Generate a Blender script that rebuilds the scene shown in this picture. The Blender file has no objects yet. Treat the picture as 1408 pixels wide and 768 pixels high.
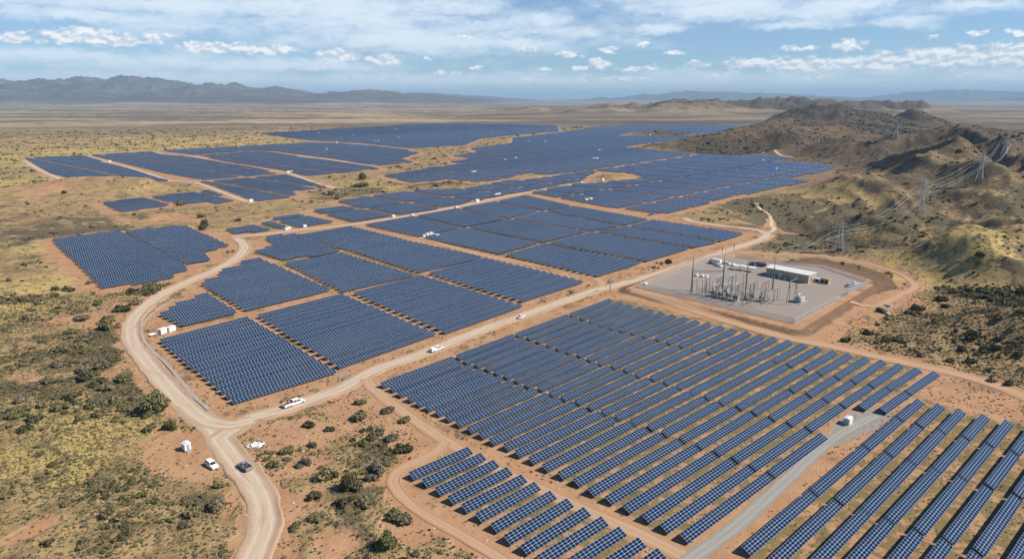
import bpy, bmesh, math, random
import numpy as np
from mathutils import Vector, Matrix
R = math.radians
sc = bpy.context.scene
col = sc.collection
random.seed(7); rng = np.random.default_rng(7)

# ---------------------------------------------------------------- camera, sky, sun, exposure
CAM_H = 100.0; FPX = 939.0; PITCH = math.atan((384-135)/FPX)
cd = bpy.data.cameras.new("camera"); cam = bpy.data.objects.new("camera", cd); col.objects.link(cam)
cam.location = (0, 0, CAM_H); cam.rotation_euler = (math.pi/2-PITCH, 0, 0)
cd.sensor_width = 36; cd.lens = FPX/1408*36; cd.clip_start = 1; cd.clip_end = 300000
sc.camera = cam
SUN_AZ, SUN_EL = R(97), R(43)
world = bpy.data.worlds.new("World"); sc.world = world; world.use_nodes = True
sun = bpy.data.lights.new("sun", 'SUN'); sun.energy = 5.0; sun.angle = R(0.5); sun.color = (1.0, .94, .82)
so = bpy.data.objects.new("sun", sun); col.objects.link(so)
sdir = Vector((math.sin(SUN_AZ)*math.cos(SUN_EL), math.cos(SUN_AZ)*math.cos(SUN_EL), math.sin(SUN_EL)))
so.rotation_euler = sdir.to_track_quat('Z', 'Y').to_euler(); so.location = (300, 0, 400)
vs = sc.view_settings; vs.view_transform = 'Standard'; vs.look = 'None'; vs.gamma = 1; vs.use_curve_mapping = False
vs.exposure = 0.30
sc.cycles.max_bounces = 5; sc.cycles.diffuse_bounces = 2; sc.cycles.glossy_bounces = 2
sc.cycles.transparent_max_bounces = 12; sc.cycles.volume_bounces = 0
SKY_STRENGTH = 0.072; HAZE_DENSITY = 4.4e-5

# a point of the ground (or of a level z above it) from its bearing in the photograph
def g(x, y, z=0.0):
    u = (x-704)/FPX; v = (384-y)/FPX
    dy = math.cos(PITCH)+v*math.sin(PITCH); dz = -math.sin(PITCH)+v*math.cos(PITCH)
    t = (z-CAM_H)/dz
    return np.array((u*t, dy*t))
def depth_of(X, Y, Z=0): return Y*math.cos(PITCH)-(Z-CAM_H)*math.sin(PITCH)
def topx(X, Y, Z=0):
    d = depth_of(X, Y, Z); v = Y*math.sin(PITCH)+(Z-CAM_H)*math.cos(PITCH)
    return 704+FPX*X/d, 384-FPX*v/d
def G(pts, z=0.0): return np.array([g(p[0], p[1], z) for p in pts])
def viewdir(x, y):
    u = (x-704)/FPX; v = (384-y)/FPX
    d = Vector((u, math.cos(PITCH)+v*math.sin(PITCH), -math.sin(PITCH)+v*math.cos(PITCH))); return d.normalized()

# ---------------------------------------------------------------- node helpers
class NT:
    def __init__(s, tree): s.t = tree; s.n = tree.nodes; s.l = tree.links; s.n.clear()
    def __call__(s, typ, ins=None, **kw):
        nd = s.n.new(typ)
        for k, v in kw.items(): setattr(nd, k, v)
        if ins:
            for k, v in ins.items():
                sk = nd.inputs[k]
                if hasattr(v, 'is_output') or isinstance(v, bpy.types.NodeSocket): s.l.new(v, sk)
                else: sk.default_value = v
        return nd
    def m(s, op, a, b=0.0, c=0.0, clamp=False):
        nd = s.n.new('ShaderNodeMath'); nd.operation = op; nd.use_clamp = clamp
        for i, v in enumerate((a, b, c)):
            if isinstance(v, bpy.types.NodeSocket): s.l.new(v, nd.inputs[i])
            elif i < len(nd.inputs): nd.inputs[i].default_value = v
        return nd.outputs[0]
    def mr(s, v, a, b, c=0.0, d=1.0, smooth=True):
        nd = s.n.new('ShaderNodeMapRange'); nd.interpolation_type = 'SMOOTHSTEP' if smooth else 'LINEAR'
        s.l.new(v, nd.inputs[0])
        for i, q in enumerate((a, b, c, d)): nd.inputs[i+1].default_value = q
        return nd.outputs[0]
    def mix(s, f, a, b, typ='MIX'):
        nd = s.n.new('ShaderNodeMix'); nd.data_type = 'RGBA'; nd.blend_type = typ; nd.clamp_factor = True
        for sk, v in ((nd.inputs[0], f), (nd.inputs[6], a), (nd.inputs[7], b)):
            if isinstance(v, bpy.types.NodeSocket): s.l.new(v, sk)
            elif isinstance(v, (tuple, list)): sk.default_value = tuple(v[:3])+(1,)
            else: sk.default_value = v
        return nd.outputs[2]
    def noise(s, vec, scale, detail=4, rough=.55, dist=0.0):
        nd = s.n.new('ShaderNodeTexNoise'); nd.inputs['Scale'].default_value = scale
        nd.inputs['Detail'].default_value = detail; nd.inputs['Roughness'].default_value = rough
        nd.inputs['Distortion'].default_value = dist
        if vec is not None: s.l.new(vec, nd.inputs['Vector'])
        return nd.outputs['Fac']
    def mapping(s, vec, scale=(1, 1, 1), rot=(0, 0, 0), loc=(0, 0, 0)):
        nd = s.n.new('ShaderNodeMapping'); s.l.new(vec, nd.inputs[0])
        nd.inputs['Scale'].default_value = scale; nd.inputs['Rotation'].default_value = rot; nd.inputs['Location'].default_value = loc
        return nd.outputs[0]

# ---------------------------------------------------------------- the sky: Nishita and procedural clouds by direction
nt = NT(world.node_tree)
sky = nt('ShaderNodeTexSky', sky_type='NISHITA'); sky.sun_disc = False
sky.sun_elevation = SUN_EL; sky.sun_rotation = SUN_AZ; sky.altitude = 1200; sky.air_density = 1.0; sky.dust_density = .1; sky.ozone_density = 3.0
tc = nt('ShaderNodeTexCoord').outputs['Generated']
sep = nt('ShaderNodeSeparateXYZ', {0: nt('ShaderNodeVectorMath', {0: tc}, operation='NORMALIZE').outputs[0]})
azi = nt.m('ARCTAN2', sep.outputs[0], sep.outputs[1]); ele = nt.m('ARCSINE', sep.outputs[2])
ae = nt('ShaderNodeCombineXYZ', {0: nt.m('MULTIPLY', azi, 57.2958), 1: nt.m('MULTIPLY', ele, 57.2958), 2: 0.0}).outputs[0]
def azel(x, y):
    d = viewdir(x, y); return math.degrees(math.atan2(d.x, d.y)), math.degrees(math.asin(d.z))
def blob_field(blobs, vec):
    cur = None
    for (x, y, rx, ry) in blobs:
        a, e = azel(x, y); a2, _ = azel(x+rx, y); _, e2 = azel(x, y-ry)
        sx, sy = 1/abs(a2-a), 1/abs(e2-e)
        v = nt('ShaderNodeVectorMath', {0: vec, 1: (sx, sy, 0), 2: (-a*sx, -e*sy, 0)}, operation='MULTIPLY_ADD').outputs[0]
        L = nt('ShaderNodeVectorMath', {0: v}, operation='LENGTH').outputs['Value']
        cur = L if cur is None else nt.m('MINIMUM', cur, L)
    return nt.m('SUBTRACT', 1.0, cur)
puffs = [(120,48,58,15),(95,52,30,10),(215,52,24,11),(18,52,34,11),(268,64,26,11),(330,66,34,11),(385,68,26,9),(466,77,36,11),(445,91,14,4),
 (530,82,32,10),(642,50,13,5),(588,81,10,4),(602,100,13,5),(627,100,10,3.5),(656,93,12,4),(727,68,18,5.5),(779,75,20,7),(801,77,6,3),(835,69,20,5),
 (825,88,21,9),(884,61,17,4.5),(931,73,16,4.5),(749,94,11,4),(798,94,14,4),(734,108,27,4),(804,108,15,4),(895,93,15,5.5),(864,95,22,5),(960,88,26,5),
 (1086,66,22,7),(1112,66,17,6),(1168,62,31,11),(1285,49,13,5),(1344,46,18,5),(1400,44,22,6),(980,101,34,4),(1122,108,22,4),(1325,104,18,4),(860,108,34,4),(480,108,10,3),(415,112,8,3),(535,110,16,3)]
warp = nt('ShaderNodeVectorMath', {0: nt('ShaderNodeTexNoise', {'Vector': ae, 'Scale': 1.3, 'Detail': 4}).outputs['Color'], 1: (.5, .5, .5)}, operation='SUBTRACT').outputs[0]
aew = nt('ShaderNodeVectorMath', {0: warp, 1: (1.5, .7, 0), 2: ae}, operation='MULTIPLY_ADD').outputs[0]
pf = blob_field(puffs, aew)
vecn = nt.mapping(ae, (1, 1.9, 1)); n1 = nt.noise(vecn, 1.15, 7, .60)
vecn2 = nt.mapping(ae, (1, 1.9, 1), loc=(.15, .45, 0)); n1b = nt.noise(vecn2, 1.15, 7, .60)
bank = [(1120,88,125,13),(1040,87,60,10),(1215,84,60,16),(1300,78,110,19),(1390,76,70,22),(100,50,70,15),(150,54,70,11),(290,66,60,10),(350,68,60,9)]
bf = blob_field(bank, aew)
dn = nt.m('SUBTRACT', n1, .5)
dens = nt.m('MAXIMUM', nt.mr(nt.m('ADD', pf, nt.m('MULTIPLY', dn, 1.5)), .04, .60), nt.mr(nt.m('ADD', bf, nt.m('MULTIPLY', dn, 1.7)), -.02, .62))
cshade = nt.mr(nt.m('SUBTRACT', n1, n1b), -.12, .10)
ccol = nt.mix(cshade, (.54, .60, .69), (.90, .90, .90))
# high veil
veils = [(480,10,270,62),(250,8,260,22),(560,55,230,20),(740,32,60,16),(800,45,70,10),(1000,8,200,22),(1160,4,130,22),(905,40,48,8),(1250,28,48,11),
 (1330,8,110,12),(1080,36,70,6),(100,20,150,12),(700,60,120,10),(60,75,180,12),(300,88,260,12),(250,110,330,12),(860,120,300,10),(704,126,1500,15),(704,112,1500,13)]
vf = blob_field(veils, aew)
st = nt.noise(nt.mapping(aew, (.16, .75, 1), rot=(0, 0, R(4))), 1.0, 8, .62, .4)
st2 = nt.noise(nt.mapping(ae, (.5, 1.4, 1), rot=(0, 0, R(-6))), 1.0, 6, .6, .6)
vd = nt.m('ADD', nt.m('ADD', nt.m('MULTIPLY', vf, .75), nt.m('MULTIPLY', nt.m('SUBTRACT', st, .5), 2.4)), nt.m('MULTIPLY', nt.m('SUBTRACT', st2, .5), .9))
clear_up = nt.mr(ele, R(9), R(17), 1, .06)  # thins the veil in the unseen upper sky to lower ambient light
veil = nt.m('MULTIPLY', nt.m('MULTIPLY', nt.mr(vd, -.46, .78, .14, 1), .84), clear_up)
skyc = nt('ShaderNodeHueSaturation', {'Saturation': 1.05, 'Value': 1.0, 'Color': nt.mix(1.0, sky.outputs[0], (.80, 1.0, 1.22), 'MULTIPLY')}).outputs[0]
skys = nt('ShaderNodeVectorMath', {0: skyc, 'Scale': SKY_STRENGTH}, operation='SCALE').outputs[0]
up = nt.mr(sep.outputs[2], -.02, .02)
c1 = nt.mix(nt.m('MULTIPLY', veil, up), skys, (.74, .82, .88))
c2 = nt.mix(nt.m('MULTIPLY', nt.m('MULTIPLY', dens, up), .93), c1, ccol)
bg = nt('ShaderNodeBackground', {'Color': c2, 'Strength': 1.0})
nt('ShaderNodeOutputWorld', {0: bg.outputs[0]})

# ---------------------------------------------------------------- materials
def mat(name, base=(.5, .5, .5), rough=.8, metal=0.0, spec=.3):
    m = bpy.data.materials.new(name); m.use_nodes = True; t = NT(m.node_tree)
    p = t('ShaderNodeBsdfPrincipled', {'Base Color': tuple(base)+(1,), 'Roughness': rough, 'Metallic': metal, 'Specular IOR Level': spec})
    o = t('ShaderNodeOutputMaterial', {0: p.outputs[0]}); return m, t, p, o
def simple(name, base, rough=.7, metal=0.0, var=.18, scale=3.0, spec=.3):
    m, t, p, o = mat(name, base, rough, metal, spec)
    c = t('ShaderNodeTexCoord').outputs['Object']; n = t.noise(c, scale, 5)
    f = t.mr(n, .3, .7, 1-var, 1+var)
    t.l.new(t.mix(1.0, tuple(base), t('ShaderNodeCombineColor', {0: f, 1: f, 2: f}).outputs[0], 'MULTIPLY'), p.inputs['Base Color'])
    t.l.new(t.mr(n, .2, .8, rough*.85, min(1, rough*1.12)), p.inputs['Roughness'])
    return m
M = {}
M['steel'] = simple('galvanised_steel', (.50, .51, .52), .45, .6)
M['dark_steel'] = simple('weathered_steel', (.17,.18,.20), .55, .4)
M['lattice'] = simple('lattice_steel', (.50, .52, .55), .5, .3)
M['wire'] = simple('aluminium_conductor', (.72, .70, .66), .5, .2)
M['white'] = simple('white_paint', (.78, .78, .76), .35, 0, .08, 2, .5)
M['cabin_white'] = simple('white_cabinet_paint', (.74, .73, .69), .45, 0, .10, 1.5, .4)
M['glass'] = simple('car_glass', (.02, .025, .03), .06, 0, .05, 2, .6)
M['silver'] = simple('grey_metallic_paint', (.30,.31,.33), .3, .3)
M['rubber'] = simple('tyre_rubber', (.025, .025, .025), .9)
M['rim'] = simple('wheel_rim', (.45, .45, .46), .35, .8)
M['black'] = simple('black_paint', (.016, .016, .02), .6, 0, .1, 2, .3)
M['bed'] = simple('dark_bed_liner', (.035, .035, .038), .8)
M['red'] = simple('red_lamp', (.35, .03, .02), .3)
M['lamp'] = simple('clear_lamp', (.7, .7, .68), .15)
M['cargo'] = simple('red_brown_cargo', (.30, .09, .06), .8)
M['tan_wall'] = simple('tan_metal_cladding', (.46, .37, .28), .6, .1)
M['roof_white'] = simple('pale_metal_roof', (.80, .79, .76), .4, .1, .06, .6)
M['tan_box'] = simple('tan_equipment_paint', (.42, .30, .19), .6)
M['grey_box'] = simple('grey_equipment_paint', (.36, .38, .40), .5)
M['porcelain'] = simple('brown_grey_porcelain', (.30, .27, .26), .3)
M['concrete'] = simple('concrete', (.36,.325,.28), .9, 0, .2, 1.2)
M['wood'] = simple('weathered_wood', (.14, .10, .075), .9)
M['tarp'] = simple('white_tarp', (.76, .75, .72), .7)
M['blue_car'] = simple('pale_blue_paint', (.30, .40, .50), .3)
M['trunk'] = simple('bark', (.11, .085, .06), .95)
M['panel_back'] = simple('panel_frame_dark', (.035, .037, .042), .6)
def panel_material():
    m, t, p, o = mat('solar_glass', (.01, .02, .06), .13, 0, .5)
    uv = t('ShaderNodeUVMap', uv_map='UVMap').outputs[0]; s = t('ShaderNodeSeparateXYZ', {0: uv})
    u, v = s.outputs[0], s.outputs[1]
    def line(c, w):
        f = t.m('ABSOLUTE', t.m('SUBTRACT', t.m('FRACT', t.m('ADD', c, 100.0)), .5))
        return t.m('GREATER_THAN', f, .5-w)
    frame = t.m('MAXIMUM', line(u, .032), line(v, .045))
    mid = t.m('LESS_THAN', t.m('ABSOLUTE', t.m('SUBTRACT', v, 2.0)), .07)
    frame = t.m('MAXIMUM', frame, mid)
    wn = t('ShaderNodeTexWhiteNoise', {'Vector': t('ShaderNodeVectorMath', {0: uv}, operation='FLOOR').outputs[0]}, noise_dimensions='3D').outputs['Value']
    cell = t.m('MAXIMUM', line(t.m('MULTIPLY', u, 10.0), .05), line(t.m('MULTIPLY', v, 6.0), .05))
    rnd = t('ShaderNodeObjectInfo').outputs['Random']
    k = t.m('ADD', t.m('MULTIPLY', wn, .35), t.m('MULTIPLY', rnd, .25))
    base = t.mix(k, (.004, .013, .038), (.008, .024, .066))
    base = t.mix(t.m('MULTIPLY', cell, .08), base, (.10, .13, .17))
    geo = t('ShaderNodeNewGeometry').outputs['Position']
    dust = t.mr(t.noise(geo, .05, 4), .4, .75, 0, .04)
    base = t.mix(dust, base, (.28, .22, .16))
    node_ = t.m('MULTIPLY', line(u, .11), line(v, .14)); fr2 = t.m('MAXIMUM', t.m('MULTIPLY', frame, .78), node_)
    base = t.mix(fr2, base, (.30,.375,.48))  # frame grid tinted blue: reflected sky put into the base colour
    t.l.new(base, p.inputs['Base Color'])
    t.l.new(t.m('ADD', t.m('MULTIPLY', frame, .30), .07), p.inputs['Roughness'])
    return m
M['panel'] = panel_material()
# ---------------------------------------------------------------- numeric noise
_perm = np.random.default_rng(3).permutation(256)
_g2 = np.stack([np.cos(np.arange(16)*math.tau/16), np.sin(np.arange(16)*math.tau/16)], 1)
def perlin(x, y):
    xi = np.floor(x).astype(np.int64); yi = np.floor(y).astype(np.int64); xf = x-xi; yf = y-yi
    u = xf*xf*xf*(xf*(xf*6-15)+10); v = yf*yf*yf*(yf*(yf*6-15)+10)
    def gr(ix, iy, fx, fy):
        h = _perm[(_perm[ix & 255]+iy) & 255] & 15
        return _g2[h, 0]*fx+_g2[h, 1]*fy
    a = gr(xi, yi, xf, yf); b = gr(xi+1, yi, xf-1, yf); c = gr(xi, yi+1, xf, yf-1); d = gr(xi+1, yi+1, xf-1, yf-1)
    return (a+(b-a)*u)*(1-v)+(c+(d-c)*u)*v
def fbm(x, y, s, o=4, gain=.5, off=0.0):
    r = 0; a = 1.0; t = 0; x = x/s+off; y = y/s+off*1.7
    for i in range(o): r = r+a*perlin(x, y); t += a; a *= gain; x = x*2.03+11.3; y = y*2.03+5.1
    return r/t*1.5
def ridged(x, y, s, o=4, off=0.0):
    r = 0; a = 1.0; t = 0; x = x/s+off; y = y/s+off
    for i in range(o): r = r+a*(1-np.abs(perlin(x, y))*2); t += a; a *= .5; x = x*2.05+7.7; y = y*2.05+3.3
    return r/t
def smooth(x, a, b):
    t = np.clip((x-a)/(b-a), 0, 1); return t*t*(3-2*t)
def inpoly(px, py, poly):
    r = np.zeros(px.shape, bool); n = len(poly); j = n-1
    for i in range(n):
        xi, yi = poly[i]; xj, yj = poly[j]
        if yi != yj:
            c = ((yi > py) != (yj > py)) & (px < (xj-xi)*(py-yi)/(yj-yi)+xi); r ^= c
        j = i
    return r
def dpoly(px, py, line):
    d = np.full(px.shape, 1e9)
    for a, b in zip(line[:-1], line[1:]):
        ab = b-a; L = max(1e-9, ab@ab); t = np.clip(((px-a[0])*ab[0]+(py-a[1])*ab[1])/L, 0, 1)
        d = np.minimum(d, np.hypot(px-a[0]-t*ab[0], py-a[1]-t*ab[1]))
    return d

# ---------------------------------------------------------------- plan of the place (bearings turned into ground metres)
FIELD_POLYS = {
 'A': [(518,526),(628,486),(840,408),(1000,442),(1150,478),(1288,508),(1213,562),(1180,556),(1142,585),(1135,602),(937,748)],
 'B': [(558,662),(646,612),(940,768),(960,790),(800,800)],
 'C': [(1015,760),(1263,545),(1480,597),(1600,640),(1600,1100),(1000,790)],
 'M1': [(214,468),(339,434),(470,512),(322,559)], 'M2': [(219,436),(228,431),(240,422),(286,405),(331,433),(253,454)],
 'M3': [(273,392),(302,383),(300,376),(332,367),(329,361),(355,356),(458,401),(340,432)],
 'M4': [(350,434),(470,403),(604,459),(470,506)], 'M5': [(482,402),(579,377),(724,420),(615,459)],
 'M6': [(586,375),(668,353),(808,387),(720,415)], 'M7': [(345,348),(378,340),(363,328),(406,322),(484,311),(668,352),(577,375),(571,379),(472,401)],
 'W': [(71,331),(166,320),(256,312),(316,338),(281,350),(292,360),(260,366),(261,373),(239,377),(241,383),(140,399)],
 'RN': [(493,309),(569,295),(630,285),(723,267),(790,282),(897,300),(1031,320),(996,333),(957,341),(893,360),(823,383)],
 'S1': [(308,317),(350,311),(372,305),(398,314),(352,320),(320,323)], 'S2': [(370,301),(420,295),(460,306),(408,314)],
 'F1': [(429,291),(483,283),(462,278),(517,270),(562,263.5),(643,260),(704,248),(741,246.5),(811,234.5),(823,238),(804,248),(799,250.5),(704,268),(627,283.5),(484,307)],
 'FW1': [(33.7,218),(118.7,214),(232.5,248),(232.5,250),(101,253),(66,237.5)],
 'FW2': [(125,214),(211,209),(257,216),(352,231.5),(389,238.8),(268,249.5)],
 'FW3': [(272.5,252),(352,245),(392,241),(460,259),(402,263.7),(414.5,271),(352,277.5),(345,277.5)],
 'FW4': [(141,280),(220,271),(288.7,263),(327,276),(298,281.5),(285,278.5),(242,282),(160,293.7)],
 'FN1': [(215,208.3),(352,200.7),(427,196.4),(489.5,198.3),(559.5,206.3),(577,211),(552,219),(569.5,224),(514.5,228.6),(460,219),(374,208.2),(352,207.3),(262,213.8)],
 'FN2': [(262,215.7),(352,208.8),(373,209.8),(512,230),(524.5,233.7),(422,242.5),(352,229.3)],
 'FN3': [(357,184),(464,177.5),(589,170.4),(704,171.3),(765,173),(769,181),(704,186.5),(662,191),(639,200),(564.5,204.6),(492,197),(427,193.7),(377,187.5)],
 'FE': [(527,242.5),(587,232.5),(637,226),(617,224),(647,218.7),(622,215),(657,210),(647,205),(704,197.5),(705,190.5),(764,183.5),(824,175),(894,171.3),(934,172.3),
        (1025,173.3),(991,181),(954,186),(965,187),(859,202.5),(904,207.5),(979,213),(1029,215),(1056,211),(1088.5,217.5),(1056,222),(1130,226),(1152,230),(1131,237.5),(1081,246),(1116,250),
        (1056,262),(996.5,273.7),(949,287.5),(896.5,297.5),(722.7,264.5),(790,252.5),(826,250.5),(889,244.5),(822.7,235.5),(760,241.5),(704,246),(652,251),(624,247.5),(564,251.8)],
}
HOLES = [[(704,250),(704,245.5),(729,239),(751,241.5),(729,247)], [(800,254),(808,243),(824,236),(862,239),(889,244.6),(821,253)], [(845,187.5),(881,180.5),(910,183.5),(962,183.5),(950,187.5)]]
FP = {k: G(v) for k, v in FIELD_POLYS.items()}; HP = [G(h) for h in HOLES]
OUTER = G([(25,217),(215,206),(345,199),(357,183),(464,176.5),(589,169.2),(704,170),(824,173),(1030,172),(995,182),(970,189),(862,204),(905,209),(1030,216),(1092,217),(1160,231),
 (1137,240),(1060,266),(1000,279),(945,292),(1035,317),(1070,322),(1020,350),(1130,362),(1180,372),(1245,395),(1215,425),(1130,450),(1140,474),(1300,505),(1420,560),(1600,640),(1600,1000),
 (700,1000),(560,690),(540,655),(560,625),(500,560),(430,575),(345,605),(395,690),(402,1000),(285,1000),(312,700),(275,655),(190,640),(228,600),(175,510),(155,460),(205,405),(130,403),(62,335),(70,326),(170,316),(255,308),(325,322),(428,288),(470,268),(520,240),(600,228),
 (560,222),(420,243),(390,262),(420,273),(330,279),(160,297),(130,280),(240,262),(230,252),(100,256)])
PAD = G([(868,396),(948,364),(972,354),(1010,350),(1065,361),(1130,365),(1200,386),(1093,450)], 1.5)
PADIN = G([(878,395),(951,366),(975,357),(1012,353),(1065,361),(1130,366),(1196,388),(1092,445)], 1.5)
PADZ = 1.5
# distance to the levelled land, on a coarse raster
RX0, RX1, RY0, RY1, RS = -1700, 2600, 60, 3400, 6.0
gx = np.arange(RX0, RX1, RS); gy = np.arange(RY0, RY1, RS); GX, GY = np.meshgrid(gx, gy)
def chamfer(mask, n=70):
    d = np.where(mask, 0.0, 1e4)
    for _ in range(n):
        for ax in (0, 1):
            d = np.minimum(d, np.roll(d, 1, ax)+RS); d = np.minimum(d, np.roll(d, -1, ax)+RS)
        for s1 in (1, -1):
            for s2 in (1, -1): d = np.minimum(d, np.roll(np.roll(d, s1, 0), s2, 1)+RS*1.414)
    return d
DFLAT = np.minimum(chamfer(inpoly(GX, GY, OUTER)), 420)
fm = np.zeros(GX.shape, bool)
for k, P in FP.items(): fm |= inpoly(GX, GY, P)
for P in HP: fm &= ~inpoly(GX, GY, P)
DFIELD = np.minimum(chamfer(fm, 8), 48)
def sample(D, x, y):
    fx = np.clip((x-RX0)/RS, 0, len(gx)-1.001); fy = np.clip((y-RY0)/RS, 0, len(gy)-1.001)
    i = fx.astype(int); j = fy.astype(int); a = fx-i; b = fy-j
    return (D[j, i]*(1-a)+D[j, i+1]*a)*(1-b)+(D[j+1, i]*(1-a)+D[j+1, i+1]*a)*b
# crests: skyline points of each ridge, at the distance where it stands
def crest(D, pts, back=None):
    xs, zs = [], []
    for (x, y) in pts:
        d = viewdir(x, y); t = D/d.y; xs.append(d.x*t); zs.append(CAM_H+d.z*t)
    return np.array(xs), np.array(zs)
def edge_taper(X, xs, w): return smooth(X, xs[0]-w, xs[0]+w*.3)*(1-smooth(X, xs[-1]-w*.3, xs[-1]+w))
RIDGES = [  # distance, depth in front, depth behind, taper, points
 (430, 60, 50, 60, [(1085,352),(1130,345),(1155,343),(1200,350),(1245,368)]),
 (560, 90, 90, 70, [(1130,322),(1200,300),(1240,290),(1268,288),(1310,296),(1360,315),(1420,345)]),
 (640, 60, 110, 60, [(1010,296),(1060,284),(1110,275),(1160,277),(1200,287)]),
 (800, 90, 110, 90, [(1120,262),(1180,250),(1240,252),(1300,244),(1346,241),(1400,246),(1450,255)]),
 (1080, 150, 140, 110, [(1075,226),(1120,212),(1160,208),(1200,215),(1235,208),(1290,200),(1320,198),(1350,206),(1408,214),(1460,220)]),
 (1500, 190, 190, 160, [(890,200),(940,190),(1000,186),(1056,180),(1100,184),(1150,178),(1210,186),(1240,184),(1290,192),(1330,198)]),
 (2300, 330, 280, 240, [(985,172),(1056,166),(1105,159),(1150,156),(1190,162),(1232,168),(1247,159),(1262,160),(1290,168),(1330,179),(1375,190)]),
 (3600, 260, 260, 120, [(1320,182),(1340,173),(1362,178),(1376,184)]), (3300, 230, 230, 120, [(1392,184),(1412,175),(1440,180)]),
 (4600, 650, 600, 500, [(700,152),(850,149),(925,146),(945,142),(965,143),(1000,146),(1040,143),(1081,136.5),(1105,141),(1128,148),(1150,141),(1178,147),(1240,145.5),(1256,154)]),
 (15500, 2400, 3000, 1500, [(-200,112),(0,112.5),(75,112.5),(110,108.5),(150,109.5),(160,107),(180,110),(203,108),(228,113),(245,115),(272,121),(290,118),(308,116),(330,122),(352,124.5),(376,122),(400,125),(430,130),(480,128),(510,125.5),(560,129),(640,134)]),
 (12500, 900, 1200, 1200, [(-200,124),(0,123),(40,125),(62,123),(90,128),(112,124),(150,130),(190,131),(225,126),(300,131),(380,132),(480,137)]),
 (26000, 3500, 4000, 2500, [(540,132),(570,128),(610,130),(690,134)]),
 (28000, 3500, 4000, 2500, [(815,136),(826,133.5),(840,136),(860,134),(885,130),(905,131),(940,126.5),(1000,128),(1035,129),(1080,130),(1130,133),(1180,135)]),
 (30000, 3500, 4000, 2500, [(1215,134),(1240,130),(1262,127),(1290,126),(1312,124.5),(1326,127),(1345,125.5),(1408,127.5),(1600,130)]),
 (19000, 1500, 2000, 1500, [(1180,141),(1260,138),(1330,139),(1365,137),(1408,135),(1500,134)]),
]
RD = [(D, f, b, w)+crest(D, p) for D, f, b, w, p in RIDGES]
MOUNDC = g(165, 262)
def RRf(X, Y):
    wx = fbm(X, Y, 200, 2, off=4.1)*60; return ridged(X+wx, Y*.85-wx, 310, 3, off=.91)
def H(X, Y):
    X = np.asarray(X, float); Y = np.asarray(Y, float)
    inr = (X > RX0) & (X < RX1) & (Y < RY1)
    df = np.where(inr, sample(DFLAT, X, Y), 420.0); df = np.where(Y < 60, 200, df)
    right = smooth(X-(.10*Y+60), 0, 160)*smooth(3200-Y, 0, 900)
    free = smooth(df, 2, 150); near = smooth(df, 0, 28); freer = smooth(df, 2, 85)
    h = np.zeros(X.shape)
    # small undulation of the plain and the foreground
    h += near*(fbm(X, Y, 60, 3)*1.6+fbm(X, Y, 14, 3, off=3.3)*.55)
    h += free*fbm(X, Y, 420, 3, off=1.7)*5*smooth(Y, 150, 500)
    h += smooth(df, 4, 60)*smooth(-X, 20, 120)*(fbm(X, Y, 95, 3, off=7.7)*5.5)
    big = np.zeros(X.shape)
    for D, f, b, w, xs, zs in RD:
        dy = Y-D-(fbm(X, Y, max(60, D*.12), 2, off=D*.013)*D*.03)
        prof = np.where(dy < 0, np.exp(-(dy/f)**2*1.3), np.exp(-(dy/b)**2*1.3))
        z = np.interp(X, xs, zs)
        if D > 9000: z = z-0
        big = np.maximum(big, z*prof*edge_taper(X, xs, w))
    rr = ridged(X, Y, 150, 5, off=.37)
    h += freer*right*((RRf(X, Y)-.50)*88+(rr-.45)*12+(ridged(X, Y, 62, 3, off=4.7)-.5)*6+fbm(X, Y, 38, 3, off=5)*2.2)*smooth(Y, 120, 330)*(1-.85*smooth(Y, 900, 1700))
    h -= freer*(24*np.exp(-((X-345)/120)**2-((Y-700)/120)**2)+13*np.exp(-((X-330)/75)**2-((Y-455)/75)**2))
    far = smooth(Y, 2600, 5000)
    h += far*fbm(X, Y, 2600, 4, off=9)*18
    amp = np.clip(big/60, 0, 1.2)
    det = (ridged(X, Y, 900, 7, off=2.2)-.62)*1.4
    h = h+free*big+np.where(big > 60, 0, 0)
    h += smooth(big, 12, 80)*far*det*np.clip(big*.55, 0, 190)
    h += smooth(big, 8, 45)*smooth(Y, 1200, 1900)*(1-smooth(Y, 7000, 9000))*((ridged(X, Y, 430, 6, off=6.6)-.55)*np.clip(Y*.030, 25, 120)+(ridged(X, Y, 140, 3, off=1.6)-.5)*16)
    # low knoll in front of the western fields
    m = np.exp(-((X-MOUNDC[0])/105)**2-((Y-MOUNDC[1])/52)**2)
    m2 = np.exp(-((X-MOUNDC[0]+210)/120)**2-((Y-MOUNDC[1]+60)/70)**2)
    h += near*(m*15+m2*6)
    # dark knoll among the panels far away
    for (kx, ky, kw, kd, kh) in KNOLLS: h += kh*np.exp(-((X-kx)/kw)**2-((Y-ky)/kd)**2)
    # substation platform
    dp = np.where((X > 20) & (X < 380) & (Y > 180) & (Y < 540), pad_dist(X, Y), 99.0)
    h = np.where(dp < 99, h*(smooth(dp, 22, 70))+PADZ*(1-smooth(dp, 1.5, 7.5)), h)
    return h
def pad_dist(X, Y):
    sh = X.shape; Xf = X.ravel(); Yf = Y.ravel(); out = np.full(Xf.shape, 99.0)
    k = (Xf > 20) & (Xf < 380) & (Yf > 180) & (Yf < 540)
    if k.any():
        d = dpoly(Xf[k], Yf[k], np.vstack([PAD, PAD[:1]])); ins = inpoly(Xf[k], Yf[k], PAD)
        out[k] = np.where(ins, 0, d)
    return out.reshape(sh)
_k = g(905, 183.5); KNOLLS = [(_k[0], _k[1], 60, 60, 9.0)]
_k = g(845, 246); KNOLLS.append((_k[0], _k[1], 26, 26, 4.0)); _k = g(729, 244); KNOLLS.append((_k[0], _k[1], 22, 20, 3.5))
_k = g(1262, 462); KNOLLS.append((_k[0], _k[1], 26, 16, 7.0))
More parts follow.
